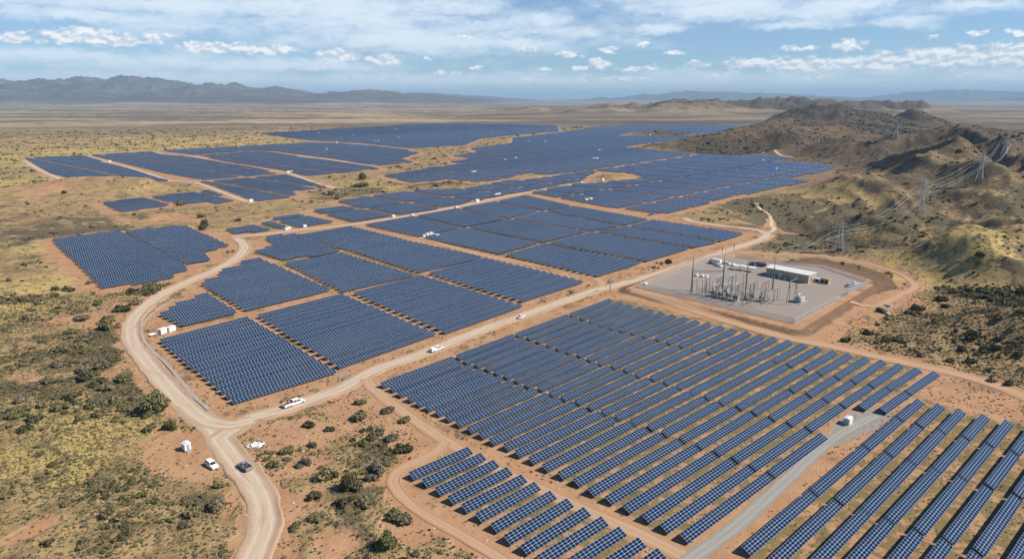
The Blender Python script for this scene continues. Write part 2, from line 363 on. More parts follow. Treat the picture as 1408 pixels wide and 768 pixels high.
def h1(x, y): return float(H(np.array([x]), np.array([y]))[0])
def hit(px, py):
    d = viewdir(px, py); t = np.geomspace(60, 6000, 1400)
    X, Y, Z = d.x*t, d.y*t, CAM_H+d.z*t; hh = H(X, Y); k = np.nonzero(Z < hh)[0]
    i = k[0] if len(k) else len(t)-1
    a = (Z[i-1]-hh[i-1]); b = (Z[i]-hh[i]); f = a/(a-b) if a != b else 0
    tt = t[i-1]+(t[i]-t[i-1])*f
    return np.array((d.x*tt, d.y*tt, CAM_H+d.z*tt))

# ---------------------------------------------------------------- roads (bearings)
ROADS = {
 'main': ([(338,800),(347,768),(361,735),(365,712),(361,690),(352,668),(334,645),(316,624),(304,606),(296,592),(281,578),(263,563),(243,545),(228,528),(213,510),(199,493),(188,478),(181,463),(180,449),(186,436),(198,423),(219,407.6),(255,389),(297,371),(322,357),(334,346),(336,336),(326,327)], 3.6),
 'east': ([(303,602),(321,589.5),(348,573),(387,564),(426,550),(470,534),(518,507.7),(593.5,481.4),(668.8,451.3),(744,425),(815.6,400),(860,389),(880,384),(936.8,365.7),(993,346.7),(1041.7,331),(1054,325),(1051.8,320),(1036,315.5),(993,310.4),(955,305),(941,300)], 3.3),
 'north': ([(318,325),(352,323.5),(402,317),(484.5,308.2),(567,296),(627,284.6),(702,269),(764,258),(799,251)], 2.8),
 'fork': ([(256,556),(271,570),(292,581),(318,584),(348,577)], 3.4),
 'aisle': ([(830,394),(826.9,390),(820,383),(763,368.5),(657.5,349.6),(571,325),(492,309.5)], 2.2),
 'strip': ([(506,520),(512,532),(556.5,567),(617,608),(677,641),(734,668),(805,701),(876,732),(950,768),(1010,795)], 2.3),
 'loop': ([(612,607),(599,622),(556.5,642),(543,655),(543,668),(567,695),(627.5,731),(677,760),(740,800)], 1.6),
 'far_a': ([(33,221),(60,236),(98,252)], 4), 'far_b': ([(119,214),(154,224),(196,236),(236,248.5),(268,251),(300,262),(336,276),(348,279)], 3.2),
 'far_c': ([(211,208.5),(234,214),(262,215),(300,222),(352,230.4),(394,237.5),(430,250),(461,260)], 3.2),
 'far_d': ([(374,208.8),(402,212.8),(460,220.5),(514,229.5)], 3), 'far_e': ([(425,195.2),(465,196.8),(492,198),(530,202),(566,206.5)], 4.5),
 'far_f': ([(751,242.5),(780,239),(814,234.8),(880,225),(934,216.5),(966,211.5)], 3.2),
 'far_g': ([(268,250.5),(330,246.5),(388,240.5)], 1.6),
 'gate': ([(1150,414),(1172,417),(1200,421),(1222,414),(1240,404),(1256,397),(1258,391),(1254,387)], 2.2),
 'south': ([(870,402),(905,411),(1000,441),(1090,466),(1130,473),(1200,489),(1290,508),(1345,522),(1408,545),(1500,585)], 3.0),
 'cut': ([(1051.8,321),(1064,315),(1060,300),(1045,287),(1040,279)], 2.0),
 'hill_a': ([(1048,209),(1070,211.5),(1090,216)], 2.8),
 'ring': ([(1256,390),(1243,380),(1215,369.5),(1180,361),(1140,354),(1100,350.5),(1060,349.5),(1020,346.5)], 1.7),
}
LANE = ([(915,795),(948,770),(972,753),(995,737),(1025,712),(1075,666),(1125,619),(1150,600),(1180,583),(1205,571)], 2.0)
def densify(P, step):
    out = [P[0]]
    # Catmull-Rom through the points
    Q = np.vstack([2*P[0]-P[1], P, 2*P[-1]-P[-2]])
    for i in range(1, len(Q)-2):
        n = max(2, int(np.hypot(*(Q[i+1]-Q[i]))/step))
        for k in range(1, n+1):
            t = k/n; p0, p1, p2, p3 = Q[i-1], Q[i], Q[i+1], Q[i+2]
            out.append(.5*((2*p1)+(-p0+p2)*t+(2*p0-5*p1+4*p2-p3)*t*t+(-p0+3*p1-3*p2+p3)*t**3))
    return np.array(out)
RL = {}
for k, (pts, hw) in ROADS.items():
    if k.startswith('hill') or k == 'cut':
        P = np.array([hit(*q)[:2] for q in pts])
    else: P = G(pts)
    L = densify(P, 4.0 if not k.startswith('far') else 15.0)
    RL[k] = (L, hw)
RL['lane'] = (densify(G(LANE[0]), 3.0), LANE[1])
# ---------------------------------------------------------------- object bookkeeping
def tag(o, label=None, cat=None, group=None, kind=None):
    if label: o['label'] = label
    if cat: o['category'] = cat
    if group: o['group'] = group
    if kind: o['kind'] = kind
    return o
def np_mesh(name, V, F, mats, uv=None, smooth_=False, matidx=None):
    """V (n,3); F (m,k) same-size faces; uv (m*k,2)"""
    me = bpy.data.meshes.new(name); V = np.asarray(V, np.float32); F = np.asarray(F, np.int32); m, k = F.shape
    me.vertices.add(len(V)); me.vertices.foreach_set('co', V.ravel())
    me.loops.add(m*k); me.loops.foreach_set('vertex_index', F.ravel())
    me.polygons.add(m); me.polygons.foreach_set('loop_start', np.arange(0, m*k, k, dtype=np.int32))
    me.polygons.foreach_set('loop_total', np.full(m, k, np.int32))
    for mm in mats: me.materials.append(mm)
    if matidx is not None: me.polygons.foreach_set('material_index', np.asarray(matidx, np.int32))
    if smooth_: me.polygons.foreach_set('use_smooth', np.ones(m, bool))
    me.update(calc_edges=True)
    if not smooth_: me.shade_flat()
    if uv is not None:
        l = me.uv_layers.new(name='UVMap'); l.data.foreach_set('uv', np.asarray(uv, np.float32).ravel())
    return me
def link(name, me, parent=None, loc=None, rz=None):
    o = bpy.data.objects.new(name, me); col.objects.link(o)
    if parent is not None: o.parent = parent
    if loc is not None: o.location = loc
    if rz is not None: o.rotation_euler = (0, 0, rz)
    return o
def empty(name, loc, rz=0):
    o = bpy.data.objects.new(name, None); col.objects.link(o); o.location = loc; o.rotation_euler = (0, 0, rz); o.empty_display_size = .5; return o

# ---------------------------------------------------------------- the ground sheet
rad = [3.0]
while rad[-1] < 46500:
    r_ = rad[-1]
    rad.append(r_*(1.05 if r_ < 95 else 1.0056 if r_ < 3500 else 1.0085 if r_ < 36000 else 1.05))
rad = np.array(rad)
def lin(a, b, st): return np.arange(a, b, st)
ang = np.concatenate([lin(-180, -62, 4.0), lin(-62, -41, .5), lin(-41, 41, .088), lin(41, 62, .5), lin(62, 180, 4.0)])
ang = np.radians(ang); na = len(ang)
RR, AA = np.meshgrid(rad, ang, indexing='ij'); TX = RR*np.sin(AA); TY = RR*np.cos(AA)
TZ = H(TX, TY)
V = np.stack([TX.ravel(), TY.ravel(), TZ.ravel()], 1)
nr = len(rad); i = np.arange(nr-1)[:, None]; j = np.arange(na)[None, :]; j2 = (j+1) % na
F = np.stack([(i*na+j).ravel(), (i*na+j2).ravel(), ((i+1)*na+j2).ravel(), ((i+1)*na+j).ravel()], 1)
print('terrain verts', len(V))
# zones
X, Y = TX.ravel(), TY.ravel(); Z = TZ.ravel()
inr = (X > RX0) & (X < RX1) & (Y < RY1) & (Y > 60)
dfld = np.where(inr, sample(DFIELD, X, Y), 48.0)
dflt = np.where(inr, sample(DFLAT, X, Y), 420.0)
nx0, nx1, ny0, ny1, ns = -300, 440, 100, 640, 1.5
qx, qy = np.meshgrid(np.arange(nx0, nx1, ns), np.arange(ny0, ny1, ns)); rdist = np.full(qx.shape, 60.0)
for k, (L, hw) in RL.items():
    if k.startswith('far') or k in ('hill_a', 'hill_b', 'hill_c', 'hill_d'): continue
    b0, b1 = L.min(0)-25, L.max(0)+25
    mk = (qx > b0[0]) & (qx < b1[0]) & (qy > b0[1]) & (qy < b1[1])
    rdist[mk] = np.minimum(rdist[mk], dpoly(qx[mk], qy[mk], L[::2] if len(L) > 40 else L)-hw)
def sample_near(D, x, y):
    fx = np.clip((x-nx0)/ns, 0, D.shape[1]-1.001); fy = np.clip((y-ny0)/ns, 0, D.shape[0]-1.001)
    i = fx.astype(int); j = fy.astype(int); a = fx-i; b = fy-j
    return (D[j, i]*(1-a)+D[j, i+1]*a)*(1-b)+(D[j+1, i]*(1-a)+D[j+1, i+1]*a)*b
inn = (X > nx0) & (X < nx1) & (Y > ny0) & (Y < ny1)
rd = np.where(inn, sample_near(rdist, X, Y), 60.0)
WX = fbm(X, Y, 22, 4, off=3.9)*1.1+fbm(X, Y, 75, 2, off=1.9)*.8; WY = fbm(X, Y, 22, 4, off=13.9)*1.1+fbm(X, Y, 75, 2, off=11.9)*.8
def pb(px, py, rx, ry):                     # a soft patch round a bearing, in ground metres
    c = g(px, py); ex = abs(g(px+rx, py)[0]-c[0]); ey = abs(g(px, py-ry)[1]-g(px, py+ry)[1])/2
    return np.exp(-((X+WX*ex-c[0])/ex)**2-((Y+WY*ey-c[1])/ey)**2)
edge_n = fbm(X, Y, 9, 4, off=4.4)*1.3
soil = 1-smooth(dfld+edge_n*9, 7, 17)
soil = np.maximum(soil, 1-smooth(rd+edge_n*5, 1.0, 4.5))
for a in [(255,612,48,26), (430,600,75,22), (400,640,50,26), (520,560,45,22), (300,520,20,60), (60,520,30,10), (130,440,50,26), (330,690,10,60), (600,700,60,40), (640,740,30,50),
          (1330,540,60,14), (1240,410,30,18), (1180,440,40,12), (1050,305,35,16), (1110,240,40,9), (400,720,40,60), (40,730,30,20), (180,500,15,40), (350,322,60,8), (470,740,40,30),
          (900,215,90,6), (60,268,60,8), (230,300,90,6)]:
    soil = np.maximum(soil, pb(*a)*.95)
for a in [(1240,470,60,22), (500,620,50,18)]: soil = soil*(1-pb(*a)*.8)
dp0 = np.full(len(X), 99.0); k0 = (X > 20) & (X < 380) & (Y > 180) & (Y < 540); dp0[k0] = pad_dist(X[k0], Y[k0]); soil = np.maximum(soil, .95*(1-smooth(dp0+edge_n*6, 12, 26)))
for pts in ([(196,612),(246,588),(262,600),(300,640),(296,668),(262,662),(205,650)], [(425,566),(505,530),(522,545),(615,610),(560,640),(540,625),(520,590),(470,575)], [(350,590),(420,572),(470,590),(440,612),(372,622)], [(1270,505),(1345,525),(1408,545),(1408,572),(1340,560),(1292,545)], [(1195,432),(1262,385),(1275,395),(1235,425),(1210,440)]):
    gpl = G(pts); soil = np.maximum(soil, inpoly(X+WX*3, Y+WY*3, gpl)*.97)
yel = .25+.25*fbm(X, Y, 160, 3, off=8)
for a in [(60,400,110,55), (90,600,150,60), (60,340,70,12), (120,212,240,10), (300,192,240,12), (130,225,160,8), (1150,285,120,30), (1230,380,60,18), (1180,300,60,20), (1060,262,50,14),
          (1350,555,55,12), (1250,300,70,14), (1330,380,80,60), (40,250,80,25), (480,258,90,10), (340,248,50,8)]:
    yel = np.maximum(yel, pb(*a)*.95)
far = smooth(Y, 1500, 3000)
yel = yel*(1-.8*far)
scr = .42+.25*fbm(X, Y, 90, 3, off=2)
rgt = smooth(X-(.10*Y+60), 20, 160)
rfar = rgt*smooth(Y, 500, 1200); scr = scr+.22*rgt+.22*rfar; yel = yel*(1-.6*rfar)
cre = H(X+14, Y)-Z+H(X, Y-10)-Z                 # leeward hollows of the eastern hills hold denser brush
scr = scr+rgt*np.clip(-cre/14, -.25, .35)+rgt*np.clip((.60-RRf(X, Y))*2.4, -.35, .6)
for a in [(150,470,90,30), (90,540,110,12), (40,530,60,14), (150,520,60,16), (520,620,50,18), (490,700,45,45), (170,300,140,8), (80,320,90,14), (620,235,40,8), (480,262,50,8), (600,250,40,6), (1300,270,100,12), (1200,345,60,12)]:
    scr = np.maximum(scr, .45+.42*pb(*a))
scr = scr*(1-soil*.88); 
grav = np.zeros(len(X)); kk = (X > 20) & (X < 380) & (Y > 180) & (Y < 540)
grav[kk] = np.where(inpoly(X[kk], Y[kk], PADIN), 1.0, 0.0)
gp = G([(1143,590),(1150,578),(1178,560),(1218,564),(1232,570),(1205,590),(1150,614),(1138,604)]); grav = np.maximum(grav, inpoly(X, Y, gp)*1.0)
grav = np.maximum(grav, .8*pb(474, 516, 10, 5))
dark = np.zeros(len(X)); dp = np.full(len(X), 99.0); dp[kk] = pad_dist(X[kk], Y[kk])
dark = smooth(dp, 2.2, 3.2)*(1-smooth(dp+edge_n*1.5, 6.5, 8.5))*.85
dark = np.maximum(dark, inpoly(X, Y, G([(1065,361),(1120,354),(1180,364),(1222,378),(1236,396),(1205,404),(1198,388),(1130,366)], 0))*.9)
dark = np.maximum(dark, pb(1100, 312, 60, 6)*.7); dark = np.maximum(dark, pb(1345, 528, 40, 7)*.5); dark = np.maximum(dark, pb(1000,313,50,5)*.5)
ins_field = (dfld < 1.0)*1.0; zi_arr = ins_field*smooth(700-Y, 0, 200)
bigf = np.zeros(len(X))
for D_, f_, b_, w_, xs_, zs_ in RD:
    if D_ < 1300: continue
    dy = Y-D_; bigf = np.maximum(bigf, np.interp(X, xs_, zs_)*np.exp(-(dy/np.where(dy < 0, f_, b_))**2*1.1)*edge_taper(X, xs_, w_))
hillf = np.maximum(np.maximum(smooth(Y, 8000, 9500)*smooth(Z, 60, 200), smooth(bigf, 12, 45)*smooth(Y, 1200, 2000)), .8*rgt*smooth(Y, 500, 1100)*(1-smooth(Y, 3000, 3600)))
hillf = np.maximum(hillf, .40*smooth(X, -900, 500)*smooth(Y, 2000, 3000)*(1-smooth(Y, 7500, 12000)))
# finished road shoulders, channels cut in the verge
me = np_mesh('ground', V, F, [], smooth_=True)
for nm, arr in (('zone', (soil, yel, grav, scr)), ('zone2', (far, dark, ins_field*smooth(700-Y, 0, 200), hillf))):
    at = me.color_attributes.new(nm, 'FLOAT_COLOR', 'POINT')
    at.data.foreach_set('color', np.stack([np.clip(a, 0, 1) for a in arr], 1).astype(np.float32).ravel())
mg, t, p, o = mat('ground', rough=.95, spec=.15)
P = t('ShaderNodeNewGeometry').outputs['Position']
a1 = t('ShaderNodeAttribute', attribute_name='zone'); s1 = t('ShaderNodeSeparateColor', {0: a1.outputs['Color']})
a2 = t('ShaderNodeAttribute', attribute_name='zone2'); s2 = t('ShaderNodeSeparateColor', {0: a2.outputs['Color']})
zs, zy, zg, zc = s1.outputs[0], s1.outputs[1], s1.outputs[2], a1.outputs['Alpha']
zf, zd, zi, zr = s2.outputs[0], s2.outputs[1], s2.outputs[2], a2.outputs['Alpha']
n_big = t.noise(P, .018, 5); n_mid = t.noise(P, .11, 6, .62); n_sm = t.noise(P, .9, 5, .65); n_tiny = t.noise(P, 4.5, 3, .6)
n_scr = t.noise(P, .30, 5, .68, .3); n_scr2 = t.noise(P, .055, 6, .68, .4)
dry = t.mix(t.mr(n_mid, .38, .62), (.385,.26,.125), (.27,.18,.085))
yelc = t.mix(t.mr(n_sm, .35, .65), (.53,.385,.145), (.385,.275,.10))
c = t.mix(t.mr(t.m('ADD', zy, t.m('MULTIPLY', t.m('SUBTRACT', n_mid, .5), 1.1)), .35, .75), dry, yelc)
red = t.mix(t.mr(n_mid, .3, .7), (.46,.265,.145), (.375,.20,.105)); red = t.mix(t.mr(n_sm, .55, .8), red, (.47,.33,.21))
red = t.mix(t.mr(n_tiny, .6, .78), red, (.22,.14,.085))
sm = t.mr(t.m('ADD', zs, t.m('MULTIPLY', t.m('SUBTRACT', n_mid, .5), .9)), .38, .68)
c = t.mix(sm, c, red)
# low herbs and grass between the rows
herb = t.mr(t.m('ADD', n_scr, t.m('MULTIPLY', n_mid, .6)), .70, .84)
c = t.mix(t.m('MULTIPLY', t.m('MULTIPLY', herb, zi), .8), c, (.15,.13,.052))
# brush seen as texture
sc1 = t.mr(t.m('ADD', n_scr, t.m('MULTIPLY', zc, .36)), .70, .78)
sc2 = t.mr(t.m('ADD', n_scr2, t.m('MULTIPLY', zc, .42)), .72, .84)
brush = t.mix(t.mr(n_mid, .4, .6), (.10,.078,.045), (.13,.098,.062))
c = t.mix(t.m('MULTIPLY', sc1, .74), c, brush)
c = t.mix(t.m('MULTIPLY', t.m('MULTIPLY', sc2, .82), t.m('SUBTRACT', 1.0, t.m('MULTIPLY', sm, .6))), c, (.105,.088,.055))
# far plain: banded scrub and bare flats
fp = t.mapping(P, (.0006, .0026, 0)); nf = t.noise(fp, 1.0, 7, .62, .3); nf2 = t.noise(t.mapping(P, (.0022, .0062, 0), loc=(7, 3, 0)), 1.0, 6, .65)
fcol = t.mix(t.mr(nf, .40, .56), (.40,.30,.17), (.165,.125,.088))
fcol = t.mix(t.mr(nf2, .56, .70), fcol, (.085,.075,.060))
fcol = t.mix(t.mr(nf2, .30, .42, 1, 0), fcol, (.33,.26,.175))
c = t.mix(zf, c, fcol)
c = t.mix(t.m('MULTIPLY', zr, t.mr(t.noise(P, .006, 6, .65), .3, .62, .55, .95)), c, (.085,.064,.048))
sp = t.mr(t.noise(P, .035, 4, .7), .60, .66); c = t.mix(t.m('MULTIPLY', sp, t.m('ADD', .50, t.m('MULTIPLY', zr, .35))), c, (.09,.078,.05))
grav_c = t.mix(t.mr(n_sm, .3, .7), (.325,.28,.24), (.27,.232,.20)); grav_c = t.mix(t.mr(n_big, .4, .6), grav_c, (.30,.25,.21))
c = t.mix(zg, c, grav_c)
c = t.mix(t.m('MULTIPLY', zd, t.mr(n_sm, .25, .6, .6, 1)), c, (.115,.075,.05))
# slight grain everywhere
gr = t.mr(n_tiny, .3, .7, .86, 1.12); c = t.mix(1.0, c, t('ShaderNodeCombineColor', {0: gr, 1: gr, 2: gr}).outputs[0], 'MULTIPLY')
t.l.new(c, p.inputs['Base Color'])
bh = t.m('ADD', t.m('ADD', t.m('MULTIPLY', n_scr, .9), t.m('MULTIPLY', n_sm, .25)), t.m('MULTIPLY', n_scr2, 2.2))
bp = t('ShaderNodeBump', {'Strength': .5, 'Distance': 1.0, 'Height': t.m('MULTIPLY', bh, t.m('SUBTRACT', 1.0, t.m('MULTIPLY', t.m('MAXIMUM', zg, t.m('MULTIPLY', sm, .6)), .9)))})
t.l.new(bp.outputs[0], p.inputs['Normal'])
me.materials.append(mg)
ground = link('ground', me); tag(ground, 'dry open country of red soil, yellow grass and low brush', 'ground', kind='structure')

# ---------------------------------------------------------------- roads
def road_material(name, light, darkc, track):
    m, t, p, o = mat(name, rough=.95, spec=.15)
    P = t('ShaderNodeNewGeometry').outputs['Position']; uv = t('ShaderNodeUVMap', uv_map='UVMap').outputs[0]
    s = t('ShaderNodeSeparateXYZ', {0: uv}); v = s.outputs[1]
    n1 = t.noise(P, .25, 5, .6); n2 = t.noise(P, 2.2, 4, .6); na_ = t.noise(t.mapping(uv, (.06, 2.6, 1)), 1.0, 5, .6)
    vv = t.m('ABSOLUTE', t.m('ADD', v, t.m('MULTIPLY', t.m('SUBTRACT', n1, .5), .35)))
    c = t.mix(t.mr(vv, .45, .95), light, darkc)
    w = t.m('ABSOLUTE', t.m('SUBTRACT', vv, .42)); c = t.mix(t.m('MULTIPLY', t.mr(w, .05, .22, 1, 0), .75), c, track)
    c = t.mix(t.mr(na_, .50, .72), c, darkc); c = t.mix(t.m('MULTIPLY', t.mr(n2, .35, .75), .35), c, track)
    t.l.new(c, p.inputs['Base Color'])
    t.l.new(t('ShaderNodeBump', {'Strength': .35, 'Distance': .15, 'Height': t.m('ADD', na_, n2)}).outputs[0], p.inputs['Normal'])
    return m
M['road'] = road_material('dirt_road', (.50,.385,.275), (.40,.265,.17), (.57,.46,.35))
M['track'] = road_material('dirt_track', (.455,.285,.17), (.40,.225,.125), (.49,.33,.21))
M['lane'] = road_material('gravel_lane', (.30,.28,.25), (.27,.24,.205), (.36,.335,.30))
def bfac(P, L):
    f = np.ones(len(P))
    for k2, (L2, h2) in RL.items():
        if L2 is L or k2.startswith('far') or k2.startswith('hill'): continue
        f *= smooth(dpoly(P[:, 0], P[:, 1], L2), h2+.6, h2+3)
    return f
def strip(name, L, hw, m, zoff=.07, berm=.0, seed=0, label=None, nseg=8):
    T = np.gradient(L, axis=0); T /= np.linalg.norm(T, axis=1)[:, None]; N = np.stack([T[:, 1], -T[:, 0]], 1)
    s = np.concatenate([[0], np.cumsum(np.hypot(*np.diff(L, axis=0).T))])
    cols = np.linspace(-1, 1, nseg+1); Vs, UV = [], []
    jl = fbm(s, np.zeros_like(s)+seed, 9, 3)*.28; jr = fbm(s, np.zeros_like(s)+seed+50, 9, 3)*.28
    if berm: cols = np.concatenate([[-1.22, -1.1], cols, [1.1, 1.22]])
    for c_ in cols:
        w = hw*(1+(jl if c_ < 0 else jr)*abs(c_)); P = L+N*(c_*w)[:, None]
        zz = H(P[:, 0], P[:, 1])+zoff
        if berm and abs(c_) > .99: zz = zz+bfac(P, L)*berm*(1.0 if abs(c_) < 1.15 else -.5)*np.clip(.6+fbm(s, c_*9+seed+s*0, 3, 2)*2.0, .1, 1.5)
        Vs.append(np.column_stack([P, zz])); UV.append(np.column_stack([s, np.full(len(s), c_)]))
    Vs = np.array(Vs); UV = np.array(UV); nc, n = Vs.shape[:2]
    i = np.arange(nc-1)[:, None]; j = np.arange(n-1)[None, :]
    F = np.stack([(i*n+j).ravel(), (i*n+j+1).ravel(), ((i+1)*n+j+1).ravel(), ((i+1)*n+j).ravel()], 1)[:, ::-1]
    me = np_mesh(name, Vs.reshape(-1, 3), F, [m], uv=UV.reshape(-1, 2)[F.ravel()], smooth_=True)
    o = link(name, me)
    if label: tag(o, label, 'road', kind='structure')
    return o
RLAB = {'fork': 'worn dirt triangle where the curved and straight roads meet', 'main': 'wide pale dirt road curving from the foreground round the west blocks', 'east': 'straight pale dirt road between the panel blocks to the substation', 'north': 'straight dirt road behind the middle blocks',
 'aisle': 'narrow dirt track between the middle blocks', 'strip': 'red dirt track along the open ends of the large field', 'loop': 'red dirt track looping round the small foreground block',
 'gate': 'short dirt road from the substation gate', 'south': 'dirt track below the substation embankment', 'cut': 'dirt track climbing out of the cutting'}
for q, (k, (L, hw)) in enumerate(RL.items()):
    if k == 'lane': strip('gravel_lane', L, hw, M['lane'], .085+.004*q, 0, q, 'grey gravel lane running up to the inverter pad'); continue
    big = k in ('main', 'east', 'fork')
    hill = k.startswith('hill') or k.startswith('far')
    strip('dirt_road' if big or hill or k == 'north' else 'dirt_track', L, hw, M['road'] if big or hill or k in ('north', 'cut') else M['track'],
          (.25 if k.startswith('hill') else .06)+.004*q, (0 if k == 'fork' else .38 if big else .12 if k in ('strip', 'loop', 'south', 'north') else 0), q, RLAB.get(k, 'pale dirt road crossing the distant land'))
# concrete drainage channel inside the bend
CH = densify(G([(238,413),(217,426),(201,440),(195.5,452),(196,465),(208,481),(231,502.5),(254,530),(271,549),(288,564)]), 3.0)
strip('drainage_channel', CH, .55, M['concrete'], .30, .10, 33, None, 4)
tag(bpy.data.objects['drainage_channel'], 'narrow pale concrete channel following the inside of the road bend', 'channel', kind='structure')
# ---------------------------------------------------------------- solar tables
TW = 2.9; TILT = R(24.5); ZLOW = .8; MOD = 1.3
CY = TW/2*math.cos(TILT); ZH = ZLOW+TW*math.sin(TILT)
def unit(az): return np.array((math.sin(az), math.cos(az)))
def slab_mesh(n):
    """glass plane with aluminium edge, local x along the row, high edge at +y"""
    L = n*MOD/2; dz = .045
    top = [(-L, -CY, ZLOW), (L, -CY, ZLOW), (L, CY, ZH), (-L, CY, ZH)]
    V = [(x, y, z) for x, y, z in top]+[(x, y, z-dz) for x, y, z in top]
    F = [(0,1,2,3), (7,6,5,4), (4,5,1,0), (5,6,2,1), (6,7,3,2), (7,4,0,3)]
    uv = [(0,0),(n,0),(n,4),(0,4)]+[(.02,.01)]*20
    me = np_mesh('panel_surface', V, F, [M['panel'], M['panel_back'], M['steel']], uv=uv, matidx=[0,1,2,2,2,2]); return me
def box_vf(bs):
    V, F = [], []
    for (cx, cy, cz, sx, sy, sz, rx) in bs:
        b = len(V); c, s = math.cos(rx), math.sin(rx)
        for z in (-sz/2, sz/2):
            for (x, y) in ((-sx/2,-sy/2),(sx/2,-sy/2),(sx/2,sy/2),(-sx/2,sy/2)):
                V.append((cx+x, cy+y*c-z*s, cz+y*s+z*c))
        F += [(b,b+3,b+2,b+1),(b+4,b+5,b+6,b+7),(b,b+1,b+5,b+4),(b+1,b+2,b+6,b+5),(b+2,b+3,b+7,b+6),(b+3,b,b+4,b+7)]
    return V, F
def frame_mesh(n):
    L = n*MOD; zc = (ZLOW+ZH)/2-.12; bs = []
    for yy in (-.75, .75): bs.append((0, yy*math.cos(TILT), zc+yy*math.sin(TILT), L-.1, .06, .08, TILT))
    bs.append((0, 0, zc-.10, L-.2, .12, .12, 0))
    k = max(2, round(L/5.2)+1)
    for i in range(k):
        x = -L/2+.8+(L-1.6)*i/(k-1); bs.append((x, 0, zc-.03, .08, TW*.8, .07, TILT))
    V, F = box_vf(bs); return np_mesh('support_frame', V, F, [M['dark_steel']])
_v, _f = box_vf([(0, 0, .45, .13, .16, 1.3, 0)]); LEG = np_mesh('leg', _v, _f, [M['steel']])
_cache = {}
def ordw(n):
    w = ['zeroth','first','second','third','fourth','fifth','sixth','seventh','eighth','ninth','tenth','eleventh','twelfth','thirteenth','fourteenth','fifteenth','sixteenth','seventeenth','eighteenth','nineteenth','twentieth']
    if n <= 20: return w[n]
    t = {2:'twenty',3:'thirty',4:'forty',5:'fifty',6:'sixty'}[n//10]; r = n % 10
    return (t+'-'+w[r]) if r else {2:'twentieth',3:'thirtieth',4:'fortieth',5:'fiftieth',6:'sixtieth'}[n//10]
TABLES = []     # (ax, ay, bx, by, label, group, rank, legs)
def add_table(a, b, label, group, legs=True):
    a, b = np.array(a), np.array(b); L = np.hypot(*(b-a))
    if L < 2.4: return
    c = (a+b)/2; px, py = topx(c[0], c[1], 1.4); inside = 0
    for f in (0, .25, .5, .75, 1):
        q = a+(b-a)*f
        if q[1] > 30:
            x, y = topx(q[0], q[1], 1.4)
            if -5 < x < 1413 and 150 < y < 773: inside += .2
    d = max(5, depth_of(c[0], c[1], 1)); dd = (b-a)/L
    TABLES.append(dict(a=a, b=b, label=label, group=group, legs=legs, rank=inside*L*TW*abs(c[0]*dd[1]-c[1]*dd[0]+1)/d**3*FPX**2 if 1 else 0))
def cross(p, q, r, s):
    """parameter on p->q where it meets r->s, or None"""
    d1, d2 = q-p, s-r; den = d1[0]*d2[1]-d1[1]*d2[0]
    if abs(den) < 1e-9: return None
    t = ((r[0]-p[0])*d2[1]-(r[1]-p[1])*d2[0])/den; u = ((r[0]-p[0])*d1[1]-(r[1]-p[1])*d1[0])/den
    return t if (-.02 <= u <= 1.02 and 0 < t < 1) else None
def split_row(a, b, cuts, gap, fmt, group, legs=True):
    ts = []
    for line in cuts:
        for r, s in zip(line[:-1], line[1:]):
            t_ = cross(a, b, r, s)
            if t_ is not None: ts.append(t_); break
    L = np.hypot(*(b-a)); ts = [0]+sorted(ts)+[1]; e = gap/2/L; k = 0
    for t0, t1 in zip(ts[:-1], ts[1:]):
        s0 = t0+(e if t0 > 0 else 0); s1 = t1-(e if t1 < 1 else 0)
        if (s1-s0)*L < 2.5: continue
        k += 1; add_table(a+(b-a)*s0, a+(b-a)*s1, fmt(k), group, legs)
def edge_to_centre(p, az): return p+unit(az+math.pi/2)*CY
# the large field: ends of its 24 rows
AL = [(522,525.75),(534.25,531.25),(545.5,538),(558,545.5),(570.5,551.25),(583,557),(596.25,564.25),(610.5,571.25),(625,578.25),(640.5,586.75),(656,594.25),(672,602.5),(690,610.5),(707,618.75),(725.5,628.25),
      (745,638),(765,648.75),(786.4,658.2),(808,670.5),(831.7,681.5),(855.5,694),(881.7,706.5),(907,719.7),(935,733)]
AR = [(838.5,410),(852.5,413.75),(865.5,417.5),(880,420.75),(894.5,424.5),(909.25,427.75),(925,431),(941.25,434.75),(957,438.75),(973.25,442.5),(990.5,446.25),(1007,450.5),(1027,454.5),(1045.5,458.75),(1063,462.25),
      (1083,466.5),(1103.25,470.75),(1122.5,475.2),(1144.5,480.5),(1165.2,484.5),(1188,489),(1211,493.5),(1234.7,498.5),(1259,504.2)]
CUTS_A = [G(l, 1.6) for l in ([(600,475),(624,489),(638,497.5),(651,502),(664,506),(676,512),(691,517),(706,523),(721,530),(737,533.5),(753,540),(771,547),(789,552.5),(806,560),(825,566),(847,574),(867,580),(889,587.5),(910,595),(934,604),(956,612),(980,620.5),(1006,630.5),(1032,641.5),(1060,652),(1090,664)],
      [(690,449),(707,459.5),(720,463.5),(734,468.5),(750,473.5),(762.5,478.5),(777.5,483.5),(794,488.5),(809,494.5),(825,500),(842.5,505),(860,510),(875,515.5),(892,519.5),(911,525.5),(930,531.5),(948,538.7),(968,545),(989,553),(1008,558),(1031,565.5),(1055,573),(1079,580.5),(1104,587),(1130,596)],
      [(765,427),(779,432),(800,438),(812,442),(823,446),(835,449.5),(852,454),(867,458),(883,462),(899,465.5),(916,470.5),(934,475),(950,479.5),(975,484)],
      [(1060,495),(1083,501),(1124,512.5),(1146,517),(1172,524),(1195,529),(1220,536),(1247,542),(1270,549)],
      [(1075,533),(1107,541),(1131,548.5),(1155,556),(1180,562)])]
GA = 'tables of the large solar field below the main dirt road'
